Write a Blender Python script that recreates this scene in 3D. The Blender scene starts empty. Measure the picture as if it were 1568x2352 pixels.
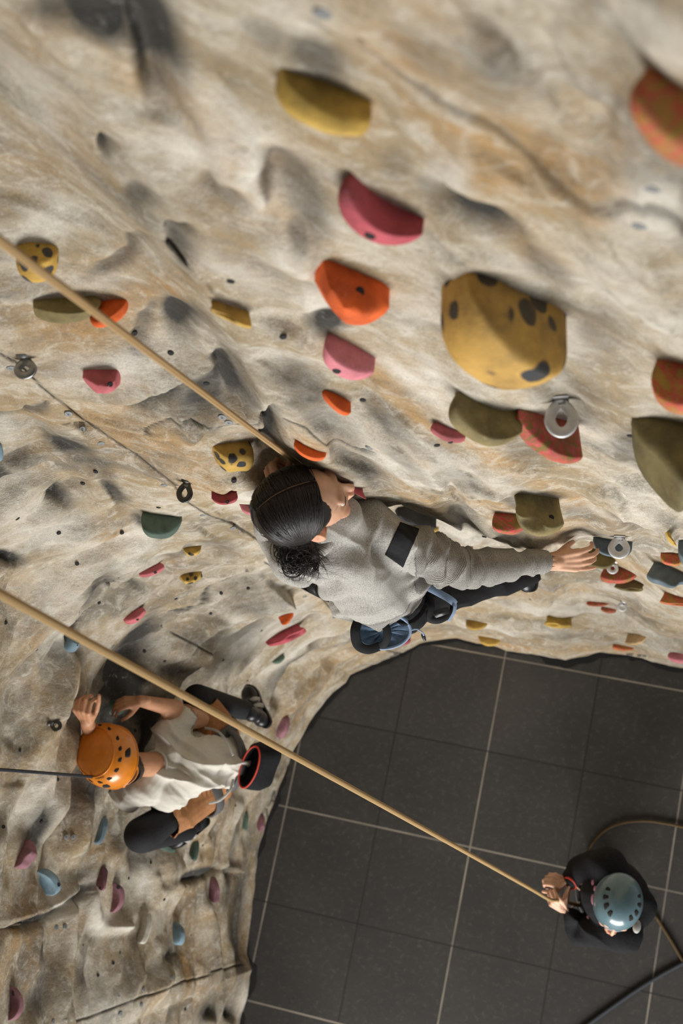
import bpy, bmesh, math, random
import numpy as np
from mathutils import Vector, Matrix, Quaternion
from mathutils.bvhtree import BVHTree
from mathutils import noise as mnoise

scene = bpy.context.scene
COL = scene.collection
rnd = random.Random(7)

# ------------------------------------------------------------------ camera
F = 3000.0
CX, CY = 784.0, 1176.0
NAD = (1340.0, 1915.0)          # where the plumb line below the camera meets the frame
H = 7.0                          # camera height over the floor
_n = Vector((NAD[0]-CX, -(NAD[1]-CY), -F)).normalized()
_up = -_n
_x = (Vector((1, 0, 0)) - _up*_up.x).normalized()
_y = _up.cross(_x)
# rows of R map camera-space vectors into the world
R = Matrix((_x, _y, _up))
CAMP = Vector((0, 0, H))

def ray(x, y):
    return (R @ Vector((x-CX, -(y-CY), -F))).normalized()
def at(x, y, z):
    """world point seen at pixel (x,y) at height z over the floor"""
    d = ray(x, y)
    return CAMP + d*((z-H)/d.z)
def proj(p):
    c = R.transposed() @ (Vector(p)-CAMP)
    return (CX - F*c.x/c.z, CY + F*c.y/c.z)

cd = bpy.data.cameras.new('camera')
cam = bpy.data.objects.new('camera', cd)
COL.objects.link(cam)
cam.matrix_world = Matrix.Translation(CAMP) @ R.to_4x4()
cd.sensor_fit = 'VERTICAL'; cd.sensor_height = 36.0; cd.sensor_width = 24.0
cd.lens = 36.0*F/2352.0
cd.clip_start = 0.02; cd.clip_end = 60
cd.dof.use_dof = True
cd.dof.focus_distance = 3.5
cd.dof.aperture_fstop = 3.8
scene.camera = cam

# ------------------------------------------------------------------ helpers
def meta(o, label=None, cat=None, group=None, kind=None):
    if label: o['label'] = label
    if cat: o['category'] = cat
    if group: o['group'] = group
    if kind: o['kind'] = kind
    return o
def empty(name, loc=(0, 0, 0), **k):
    o = bpy.data.objects.new(name, None); COL.objects.link(o); o.location = loc
    o.empty_display_size = .1
    return meta(o, **k)
def mesh_obj(name, verts, faces, mat=None, parent=None, smooth=True, uv=None, **k):
    me = bpy.data.meshes.new(name)
    me.from_pydata([tuple(v) for v in verts], [], [tuple(f) for f in faces])
    return _fin(name, me, mat, parent, smooth, uv, **k)
def _fin(name, me, mat, parent, smooth, uv=None, **k):
    if smooth:
        me.polygons.foreach_set('use_smooth', [True]*len(me.polygons))
    if uv is not None:
        l = me.uv_layers.new(name='UVMap')
        li = np.zeros(len(me.loops), dtype=np.int32); me.loops.foreach_get('vertex_index', li)
        l.data.foreach_set('uv', np.asarray(uv, dtype=np.float32)[li].ravel())
    me.update()
    if mat: me.materials.append(mat)
    o = bpy.data.objects.new(name, me); COL.objects.link(o)
    if parent: o.parent = parent
    return meta(o, **k)
def bm_obj(name, bm, mat=None, parent=None, smooth=True, **k):
    me = bpy.data.meshes.new(name); bm.to_mesh(me); bm.free()
    return _fin(name, me, mat, parent, smooth, **k)

def nt(name):
    m = bpy.data.materials.new(name); m.use_nodes = True
    t = m.node_tree; b = t.nodes['Principled BSDF']
    return m, t, b
def N(t, typ, **k):
    n = t.nodes.new(typ)
    for a, v in k.items():
        if a.startswith('i_'):
            key = a[2:]
            n.inputs[int(key) if key.isdigit() else key.replace('_', ' ')].default_value = v
        else: setattr(n, a, v)
    return n
def ramp(t, fac, stops):
    r = t.nodes.new('ShaderNodeValToRGB'); e = r.color_ramp.elements
    while len(e) < len(stops): e.new(.5)
    for i, (p, c) in enumerate(stops):
        e[i].position = p; e[i].color = (c if len(c) == 4 else (*c, 1))
    t.links.new(fac, r.inputs[0]); return r.outputs[0]
def mixc(t, fac, a, b, mode='MIX'):
    m = t.nodes.new('ShaderNodeMix'); m.data_type = 'RGBA'; m.blend_type = mode
    for s, v in ((0, fac), (6, a), (7, b)):
        if hasattr(v, 'is_output'): t.links.new(v, m.inputs[s])
        else: m.inputs[s].default_value = v if not isinstance(v, tuple) else (*v, 1)[:4]
    return m.outputs[2]
def math_(t, op, a, b=0.0, c=None):
    m = t.nodes.new('ShaderNodeMath'); m.operation = op
    for s, v in ((0, a), (1, b), (2, c)):
        if v is None: continue
        if hasattr(v, 'is_output'): t.links.new(v, m.inputs[s])
        else: m.inputs[s].default_value = v
    return m.outputs[0]
def srgb(r, g, b):
    f = lambda c: (c/255/12.92 if c/255 <= .04045 else ((c/255+.055)/1.055)**2.4)
    return (f(r), f(g), f(b))
def simple(name, col, rough=.6, metal=0, bump=0, bscale=60, var=.0, spec=.5, coat=0):
    """plain surface with slight procedural wear"""
    m, t, b = nt(name)
    tc = N(t, 'ShaderNodeTexCoord').outputs['Object']
    nz = N(t, 'ShaderNodeTexNoise', i_Scale=bscale, i_Detail=6.0); t.links.new(tc, nz.inputs['Vector'])
    n2 = N(t, 'ShaderNodeTexNoise', i_Scale=bscale*.18, i_Detail=4.0); t.links.new(tc, n2.inputs['Vector'])
    if var:
        d = tuple(max(0, c*(1-var)) for c in col); l = tuple(min(1, c*(1+var)+.01*var) for c in col)
        t.links.new(ramp(t, n2.outputs[0], [(.3, d), (.7, l)]), b.inputs['Base Color'])
    else: b.inputs['Base Color'].default_value = (*col, 1)
    b.inputs['Roughness'].default_value = rough; b.inputs['Metallic'].default_value = metal
    b.inputs['Specular IOR Level'].default_value = spec
    if coat: b.inputs['Coat Weight'].default_value = coat
    if bump:
        bp = N(t, 'ShaderNodeBump', i_Strength=1.0, i_Distance=bump); t.links.new(nz.outputs[0], bp.inputs['Height'])
        t.links.new(bp.outputs[0], b.inputs['Normal'])
    return m

# ---- vectorised 2-D value noise
_rs = np.random.RandomState(11)
_perm = _rs.permutation(4096).astype(np.int64)
_val = _rs.rand(4096).astype(np.float64)
def vnoise(x, y, seed=0):
    xi = np.floor(x).astype(np.int64); yi = np.floor(y).astype(np.int64)
    fx = x-xi; fy = y-yi
    fx = fx*fx*fx*(fx*(fx*6-15)+10); fy = fy*fy*fy*(fy*(fy*6-15)+10)
    def h(a, b): return _val[_perm[(_perm[(a+seed*131) & 4095]+b) & 4095]]
    a = h(xi, yi); b = h(xi+1, yi); c = h(xi, yi+1); d = h(xi+1, yi+1)
    return (a+(b-a)*fx+(c-a)*fy+(a-b-c+d)*fx*fy)*2-1
def fbm(x, y, o=4, seed=0, g=.5):
    s = 0; a = 1; n = 0
    for i in range(o):
        s = s+a*vnoise(x*2**i+17.3*i, y*2**i-9.1*i, seed+i); n += a; a *= g
    return s/n
HOLDS = [
 ((648, 152), (868, 238), (715, 292), 'mustard', 'block', 'large lumpy yellow hold with dark grey back, topmost on the wall', .62, .6, False),
 ((812, 392), (968, 538), (845, 556), 'crimson', 'crescent', 'crimson kidney-shaped hold under the topmost yellow one', .6, .6, (850, 541)),
 ((745, 583), (902, 693), (804, 746), 'orange', 'wedge', 'large bright orange faceted hold', .6, .7, (826, 671)),
 ((762, 760), (862, 850), (775, 862), 'lpink', 'dome', 'dusty pink dome hold just under the large orange one', .7, .6, (773, 852)),
 ((746, 892), (808, 944), (759, 934), 'orange', 'dome', 'small orange hold under the dusty pink dome', .6, .5, False),
 ((1092, 604), (1322, 806), (1095, 864), 'spots', 'dome', 'huge yellow hold with dark round spots', .55, .75, False),
 ((1058, 893), (1197, 992), (1085, 1011), 'olive', 'crescent', 'olive horn-shaped hold under the huge spotted one', .7, .5, False),
 ((996, 966), (1071, 1002), (1022, 1013), 'pink', 'dome', 'small pink hold left of the olive horn-shaped one', .55, .5, (1034, 1016)),
 ((1198, 938), (1335, 1046), (1241, 1041), 'dye', 'crescent', 'red and olive swirled hold beside the large silver ring', .55, .55, False),
 ((1508, 140), (1690, 330), (1548, 385), 'dyeo', 'dome', 'blurred red, green and orange hold cut by the right edge high up', .6, .6, False),
 ((1498, 838), (1660, 850), (1550, 950), 'dyeo', 'dome', 'orange and red striped hold at the right edge above the big olive one', .6, .6, False),
 ((1450, 955), (1660, 975), (1560, 1175), 'dolive', 'twin', 'big lumpy olive hold cut by the right edge', .6, .8, False),
 ((1180, 1122), (1306, 1172), (1224, 1227), 'olive', 'jug', 'large olive jug hold with a deep scoop, above the woman\'s reaching hand', .75, .6, (1266, 1190)),
 ((1136, 1172), (1212, 1192), (1165, 1228), 'dye', 'dome', 'round red and olive marbled hold touching the left of the large olive jug', .6, .5, False),
 ((678, 1011), (749, 1046), (700, 1051), 'orange', 'dome', 'dull orange hold just above the woman\'s forehead', .5, .5, False),
 ((786, 1103), (846, 1137), (832, 1143), 'crimson', 'bar', 'dark crimson hold right in front of the woman\'s mouth', .5, .5, False),
 ((36, 560), (134, 559), (88, 648), 'spotm', 'dome', 'spotted yellow hold behind the upper rope at the left edge', .55, .7, False),
 ((75, 701), (229, 676), (150, 743), 'olive', 'dome', 'long olive hold behind the upper rope', .6, .5, False),
 ((200, 712), (291, 684), (222, 756), 'orange', 'dome', 'orange hold behind the upper rope, right of the long olive one', .6, .5, False),
 ((484, 678), (588, 730), (530, 740), 'yellow', 'bar', 'narrow brown and yellow bar-shaped hold', .5, .4, False),
 ((188, 861), (272, 842), (245, 903), 'pink', 'wedge', 'pink three-cornered hold with two bolt holes', .55, .65, (253, 883)),
 ((486, 1020), (580, 1013), (532, 1084), 'spotf', 'block', 'blocky yellow hold with black patches left of the woman\'s head', .55, .7, False),
 ((485, 1143), (543, 1128), (517, 1160), 'crimson', 'dome', 'small crimson hold beside the dark steel ring', .55, .5, (522, 1153)),
 ((553, 1166), (602, 1152), (580, 1183), 'lpink', 'dome', 'pink hold half hidden behind the back of the woman\'s head', .55, .5, (575, 1166)),
 ((327, 1173), (419, 1190), (370, 1239), 'green', 'dome', 'large dark green half-round hold', .65, .55, False),
 ((420, 1258), (462, 1252), (437, 1278), 'spotm', 'dome', 'small yellow hold, the nearer to the large green half-round one', .55, .5, (435, 1272)),
 ((411, 1320), (464, 1314), (430, 1342), 'spotf', 'wedge', 'small spotted yellow hold, the lower of the pair right of the pink oval', .5, .6, False),
 ((319, 1320), (370, 1288), (350, 1325), 'pink', 'dome', 'pink oval hold, the upper of two on the left wall', .55, .5, (357, 1315)),
 ((284, 1427), (322, 1389), (311, 1434), 'pink', 'dome', 'pink oval hold, the lower of two on the left wall', .55, .5, (316, 1423)),
 ((152, 1458), (186, 1466), (164, 1498), 'blue', 'tear', 'pale blue hold tucked under the lower rope', .55, .5, (178, 1482)),
 ((638, 1417), (673, 1404), (650, 1437), 'orange', 'wedge', 'small orange hold on top of the long pink one', .55, .5, False),
 ((604, 1470), (690, 1424), (652, 1481), 'crimson', 'bar', 'long pink bar-shaped hold below the small orange one', .5, .5, False),
 ((624, 1520), (648, 1500), (641, 1525), 'green', 'dome', 'small dark green hold below the long pink bar', .5, .5, False),
 ((652, 1640), (632, 1692), (664, 1670), 'mauve', 'tear', 'mauve teardrop hold right of the boy\'s black shoe', .5, .5, False),
 ((898, 1470), (942, 1462), (914, 1484), 'crimson', 'dome', 'pink hold just under the blue chalk bag', .5, .5, False),
 ((1070, 1425), (1120, 1430), (1100, 1449), 'yellow', 'dome', 'mustard hold below the harness buckle, the upper of two', .5, .5, False),
 ((1098, 1462), (1149, 1468), (1122, 1484), 'yellow', 'dome', 'mustard hold at the wall foot, the lower of two', .5, .5, False),
 ((1253, 1413), (1315, 1425), (1288, 1445), 'mustard', 'jug', 'mustard and grey scooped hold on the lower wall', .5, .5, False),
 ((1364, 1229), (1452, 1258), (1400, 1279), 'bluegrey', 'dome', 'blue-grey hold behind the silver ring beyond the woman\'s hand', .6, .5, False),
 ((1345, 1262), (1416, 1282), (1385, 1310), 'dolive', 'dome', 'olive hold gripped by the woman\'s outstretched hand', .7, .5, False),
 ((1380, 1310), (1463, 1317), (1425, 1341), 'dye', 'dome', 'red marbled hold just below the gripped olive one', .55, .5, False),
 ((1410, 1335), (1482, 1335), (1440, 1359), 'dolive', 'jug', 'olive hold tucked under the red marbled one', .55, .5, False),
 ((1486, 1317), (1590, 1317), (1525, 1350), 'bluegrey', 'twin', 'two-lobed blue-grey hold at the right edge', .55, .5, False),
 ((1516, 1366), (1610, 1374), (1556, 1392), 'dyeo', 'bar', 'red and orange hold at the right edge below the blue-grey one', .5, .5, False),
 ((1347, 1380), (1398, 1385), (1374, 1394), 'dye', 'dome', 'thin red hold, the left one of the small pair on the lower wall', .5, .5, False),
 ((1381, 1392), (1415, 1402), (1400, 1410), 'dye', 'dome', 'tiny red hold, the right one of the small pair on the lower wall', .5, .5, False),
 ((1530, 1220), (1562, 1238), (1556, 1258), 'mustard', 'jug', 'small mustard hold near the right edge above the blue-grey lobes', .5, .5, False),
 ((1560, 1236), (1625, 1255), (1580, 1300), 'bluegrey', 'dome', 'blue-grey hold cut off by the right edge', .5, .5, False),
 ((1518, 1266), (1572, 1276), (1556, 1302), 'dyeo', 'dome', 'orange and red hold next to the cut-off blue-grey one', .5, .5, False),
 ((1435, 1474), (1482, 1460), (1450, 1484), 'cream', 'dome', 'cream and orange hold at the wall foot', .5, .5, False),
 ((1408, 1477), (1455, 1490), (1436, 1499), 'dyeo', 'dome', 'flat orange hold at the wall foot', .5, .5, False),
 ((1538, 1494), (1584, 1514), (1562, 1527), 'lpink', 'dome', 'pink hold at the wall foot by the right edge', .5, .5, False),
 ((60, 1925), (30, 1992), (86, 1962), 'mauve', 'twin', 'knobbly mauve hold near the left edge above the blue hook', .5, .6, False),
 ((84, 2000), (116, 2060), (143, 2036), 'blue', 'crescent', 'pale blue hooked hold near the left edge', .55, .5, (135, 2032)),
 ((232, 1988), (217, 2042), (251, 2008), 'mauve', 'wedge', 'mauve hold, the left one of a close pair', .5, .5, (230, 2040)),
 ((258, 2028), (258, 2096), (286, 2064), 'mauve', 'crescent', 'hook-shaped mauve hold, the right one of a close pair', .5, .5, (272, 2038)),
 ((336, 2094), (309, 2162), (350, 2130), 'white', 'dome', 'white crescent hold on the lower left wall', .45, .5, False),
 ((396, 2118), (398, 2172), (424, 2134), 'blue', 'tear', 'pale blue hold right of the white crescent', .5, .5, False),
 ((481, 2014), (481, 2074), (504, 2044), 'mauve', 'block', 'mauve hold in the shade near the wall foot', .4, .5, False),
 ((444, 1928), (433, 1974), (458, 1950), 'green', 'tear', 'dark green oval hold below the boy\'s left shoe', .5, .5, False),
 ((562, 1863), (555, 1907), (570, 1886), 'green', 'tear', 'narrow dark green hold near the wall foot', .45, .5, False),
 ((596, 1868), (586, 1908), (609, 1888), 'mauve', 'block', 'mauve hold beside the black mark at the wall foot', .5, .5, False),
 ((236, 1876), (214, 1937), (248, 1900), 'blue', 'tear', 'pale blue hold left of the boy\'s bent knee', .5, .5, False),
 ((22, 2264), (20, 2344), (54, 2304), 'mauve', 'crescent', 'mauve hook-shaped hold in the lower left corner', .5, .5, (32, 2282)),
 ((366, 1938), (404, 1950), (392, 1958), 'green', 'dome', 'green hold under the boy\'s left shoe', .6, .5, False),
 ((416, 1922), (430, 1936), (432, 1930), 'lpink', 'dome', 'tiny pink hold peeking out beside the boy\'s left shoe', .6, .5, False),
 ((252, 1606), (250, 1642), (290, 1624), 'green', 'dome', 'dark green hold pinched by the boy\'s right hand', .6, .6, False),
 ((-20, 1018), (-6, 1062), (9, 1042), 'blue', 'dome', 'blue hold cut off by the left edge', .5, .5, False),
 ((950, 1196), (1008, 1214), (978, 1226), 'mustard', 'dome', 'mustard hold under the black angular one', .5, .5, False),
 ((915, 1158), (1002, 1208), (955, 1216), 'black', 'wedge', 'black angular hold wedged behind the woman\'s shoulder', .6, .6, False),
 ((1052, 1256), (1086, 1268), (1072, 1274), 'dyeo', 'dome', 'sliver of an orange hold over the woman\'s sleeve', .5, .5, False),
 ((1190, 1318), (1238, 1322), (1212, 1343), 'yellow', 'dome', 'mustard hold under the woman\'s outstretched foot', .5, .5, False),
]
# ------------------------------------------------------------------ the sculpted wall
def pix_polar(x, y, z=0.0):
    p = at(x, y, z); return math.degrees(math.atan2(p.y, -p.x)), math.hypot(p.x, p.y)
FLOOR_EDGE = [(470, 2620), (520, 2450), (556, 2352), (566, 2280), (585, 2225), (572, 2190), (574, 2120), (580, 2060), (590, 1990), (602, 1920),
              (622, 1850), (650, 1775), (668, 1725), (700, 1670), (735, 1625), (762, 1590), (790, 1566), (800, 1548), (850, 1524), (905, 1505),
              (960, 1478), (1005, 1470), (1050, 1466), (1095, 1478), (1160, 1490), (1215, 1492), (1260, 1504), (1298, 1512), (1340, 1503),
              (1385, 1500), (1440, 1503), (1500, 1512), (1568, 1522), (1680, 1545), (1850, 1600)]
_fe = sorted(pix_polar(*p) for p in FLOOR_EDGE)
FE_PH = np.array([a for a, _ in _fe]); FE_D = np.array([b for _, b in _fe])
# columns: bearing (deg, 0 = image left, 90 = image up), rows: depth below the camera -> distance from the plumb line
TABLE = {
 -60: [(7, 1.95), (4, 2.05), (3, 2.1), (1, 2.1)],
 -20: [(7, 1.853), (5.4, 2.02), (4.6, 2.12), (3.6, 2.12), (2, 2.05), (1, 2.0)],
 0:   [(7, 1.687), (5.4, 1.88), (4.7, 1.98), (4, 2.0), (3, 1.92), (2, 1.8), (1, 1.7)],
 20:  [(7, 1.571), (5.4, 1.78), (4.7, 1.88), (4, 1.90), (3, 1.85), (2, 1.78), (1, 1.7)],
 33:  [(7, 1.481), (5.2, 1.62), (4.4, 1.66), (3.6, 1.66), (2.8, 1.66), (2, 1.66), (1, 1.6)],
 40:  [(7, 1.409), (5.2, 1.50), (4.2, 1.50), (3.2, 1.42), (2.6, 1.46), (1.8, 1.56), (1, 1.58)],
 46:  [(7, 1.336), (5.2, 1.43), (4.2, 1.44), (3.6, 1.33), (3.25, 1.23), (2.9, 1.18), (2.4, 1.32), (1.8, 1.46), (1.2, 1.52), (.6, 1.5)],
 52:  [(7, 1.281), (5.2, 1.42), (4.2, 1.45), (3.75, 1.36), (3.35, 1.25), (3.0, 1.15), (2.75, 1.13), (2.3, 1.22), (1.9, 1.3), (1.5, 1.36), (.6, 1.36)],
 57:  [(7, 1.219), (5.2, 1.38), (4.1, 1.43), (3.6, 1.36), (3.25, 1.04), (2.9, .99), (2.3, 1.01), (1.6, 1.06), (1.1, 1.08), (.5, 1.1)],
 63:  [(7, 1.111), (5.2, 1.28), (4.3, 1.32), (3.75, 1.26), (3.4, .97), (3.0, .93), (2.3, .95), (1.5, .95), (1, .93), (.4, .9)],
 75:  [(7, .988), (5.2, 1.16), (4.5, 1.23), (4.1, 1.18), (3.7, .85), (3.2, .83), (2.4, .85), (1.6, .85), (1, .8), (.35, .76)],
 88:  [(7, .908), (5.5, 1.05), (4.8, 1.16), (4.3, 1.13), (3.85, .86), (3.7, .825), (3.3, .81), (2.6, .80), (1.8, .78), (1.2, .72), (.8, .66), (.35, .6)],
 100: [(7, .939), (5.5, 1.03), (4.8, 1.06), (4.3, 1.02), (3.9, .84), (3.2, .8), (2.2, .76), (1.4, .68), (.8, .56), (.35, .5)],
 120: [(7, 1.01), (5, 1.02), (4, .93), (3, .85), (2, .75), (1, .6), (.35, .5)],
 160: [(7, 1.1), (5, 1.1), (4, 1.0), (3, .88), (2, .8), (1, .7), (.35, .6)],
}
for _c in TABLE:
    _f0 = TABLE[_c][0][1]; TABLE[_c] = [(a, b/_f0) for a, b in TABLE[_c]]
PH = np.concatenate([np.linspace(-48, -22, 60, endpoint=False), np.linspace(-22, 122, 1150), np.linspace(122.6, 150, 40)])
ZD = np.exp(np.linspace(math.log(6.985), math.log(.42), 900))      # depth below the camera
_rows = np.linspace(math.log(7.0), math.log(.38), 240)
_cols = sorted(TABLE)
def _pchip(x, xs, ys):
    # smooth monotone-ish interpolation (cosine-weighted tangents)
    xs = np.array(xs); ys = np.array(ys)
    dl = np.diff(ys)/np.diff(xs); m = np.zeros_like(ys); m[1:-1] = np.where(dl[:-1]*dl[1:] > 0, 2*dl[:-1]*dl[1:]/(dl[:-1]+dl[1:]+1e-12), 0)
    m[0] = dl[0]; m[-1] = dl[-1]
    i = np.clip(np.searchsorted(xs, x)-1, 0, len(xs)-2); h = xs[i+1]-xs[i]; t = np.clip((x-xs[i])/h, 0, 1)
    return (2*t**3-3*t**2+1)*ys[i]+(t**3-2*t**2+t)*h*m[i]+(-2*t**3+3*t**2)*ys[i+1]+(t**3-t**2)*h*m[i+1]
_T = []
for c in _cols:
    r = TABLE[c]; xs = [-math.log(a) for a, _ in r]; ys = [b for _, b in r]
    _T.append(_pchip(-_rows, xs, ys))
_T = np.array(_T)                                                     # cols x rows : factor on the footprint
def _smooth_cols(ph):
    out = np.zeros((len(ph), _T.shape[1]))
    for j in range(_T.shape[1]): out[:, j] = _pchip(ph, _cols, _T[:, j])
    return out
_fac = _smooth_cols(PH)
_fd = np.interp(PH, FE_PH, FE_D)
_fds = np.convolve(np.pad(_fd, 45, mode='edge'), np.hanning(91)/np.hanning(91).sum(), mode='valid')   # smooth footprint higher up
NP_, NZ_ = len(PH), len(ZD)
fac = np.zeros((NP_, NZ_))
for i in range(NP_): fac[i] = np.interp(-np.log(ZD), -_rows, _fac[i])
wf = np.clip((7-ZD)/1.2, 0, 1)[None, :]; wf = wf*wf*(3-2*wf)
D0 = (_fd[:, None]*(1-wf)+_fds[:, None]*wf)*fac
PHr = np.radians(PH)[:, None]*np.ones((1, NZ_)); ZZ = (H-ZD)[None, :]*np.ones((NP_, 1))
def wall_xyz(D): return np.stack([-D*np.cos(PHr), D*np.sin(PHr), ZZ], -1)
_Rn = np.array(R)
def np_proj(P):
    c = (P-np.array(CAMP)) @ _Rn
    w = -c[..., 2]
    return CX+F*c[..., 0]/w, CY-F*c[..., 1]/w, w
PX, PY, PW = np_proj(wall_xyz(D0))
S = PHr*1.25                                                           # metres along the wall
def rotd(deg):
    a = math.radians(deg); return S*math.cos(a)+ZZ*math.sin(a), -S*math.sin(a)+ZZ*math.cos(a)
def facets(x, y, seed):
    """patches of tilted planes blended at their borders"""
    xi = np.floor(x); yi = np.floor(y); val = np.zeros_like(x); W = np.zeros_like(x)
    for dx in (-1, 0, 1):
        for dy in (-1, 0, 1):
            cx = xi+dx; cy = yi+dy
            k = (_perm[(_perm[(cx.astype(np.int64)+seed*7) & 4095]+cy.astype(np.int64)) & 4095])
            px_ = cx+_val[k]; py_ = cy+_val[(k+911) & 4095]
            g1 = _val[(k+57) & 4095]-.5; g2 = _val[(k+1999) & 4095]-.5; g0 = _val[(k+333) & 4095]-.5
            w = np.exp(-((x-px_)**2+(y-py_)**2)*9)+1e-12
            val += w*(g0+g1*(x-px_)*1.6+g2*(y-py_)*1.6); W += w
    return val/W
def relief(deg, sd):
    A1, A2 = rotd(deg)
    wp = .25*fbm(S*1.1, ZZ*1.1, 3, 3+sd)
    r1 = 1-np.abs(fbm(A1*1.0+wp, A2*2.2+wp, 3, 5+sd))*2
    r2 = 1-np.abs(fbm(A1*2.1-wp*2, A2*5.0, 3, 9+sd))*2
    wx = .35*fbm(S*2.3, ZZ*2.3, 3, 31+sd); wy = .35*fbm(S*2.3+5, ZZ*2.3, 3, 41+sd)
    return -.045*r1-.020*r2+.085*facets(A1*2.0+wx, A2*3.6+wy, 2+sd)+.062*facets(A1*4.2+wx*2, A2*8.0+wy*2, 5+sd)+.022*facets(A1*9+wx*3, A2*17+wy*3, 9+sd)+.012*fbm(A1*7, A2*14, 4, 51+sd)
sideR = np.clip((PHr-math.radians(44))/math.radians(22), 0, 1); sideR = sideR*sideR*(3-2*sideR)
upR = np.clip((4.6-ZD)/1.0, 0, 1)[None, :]
disp = relief(6, 0)*(1-sideR)+sideR*(relief(-58, 70)*upR*.8+relief(4, 33)*(1-upR)*.8)
disp += .04*fbm(S*1.6, ZZ*1.6, 2, 21)
disp += .0018*fbm(S*55, ZZ*55, 3, 61)
near = np.clip((ZD-1.0)/2.2, .45, 1)[None, :]                         # calmer on the smooth top panels
disp *= near
disp *= np.clip((7-ZD)/.6, .3, 1)[None, :]
PAINT = {k: np.zeros_like(D0) for k in ('grey', 'ochre', 'white', 'seam')}; PAINT['side'] = sideR*(.25+.75*upR)
M2 = PW/F                                                             # metres per pixel
def gauss(x, y, rx, ry, ang):
    c, s = math.cos(math.radians(ang)), math.sin(math.radians(ang))
    dx = PX-x; dy = PY-y
    u = (dx*c+dy*s)/rx; v = (-dx*s+dy*c)/ry
    return np.exp(-(u*u+v*v))
def seg_field(pts):
    """distance in px and signed side for a polyline"""
    best = np.full(PX.shape, 1e9); side = np.zeros_like(PX)
    for (x0, y0), (x1, y1) in zip(pts, pts[1:]):
        ex, ey = x1-x0, y1-y0; L = ex*ex+ey*ey
        t = np.clip(((PX-x0)*ex+(PY-y0)*ey)/L, 0, 1)
        dx = PX-(x0+t*ex); dy = PY-(y0+t*ey); d = np.hypot(dx, dy)
        m = d < best; best = np.where(m, d, best); side = np.where(m, np.sign(ex*dy-ey*dx), side)
    return best, side
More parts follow.
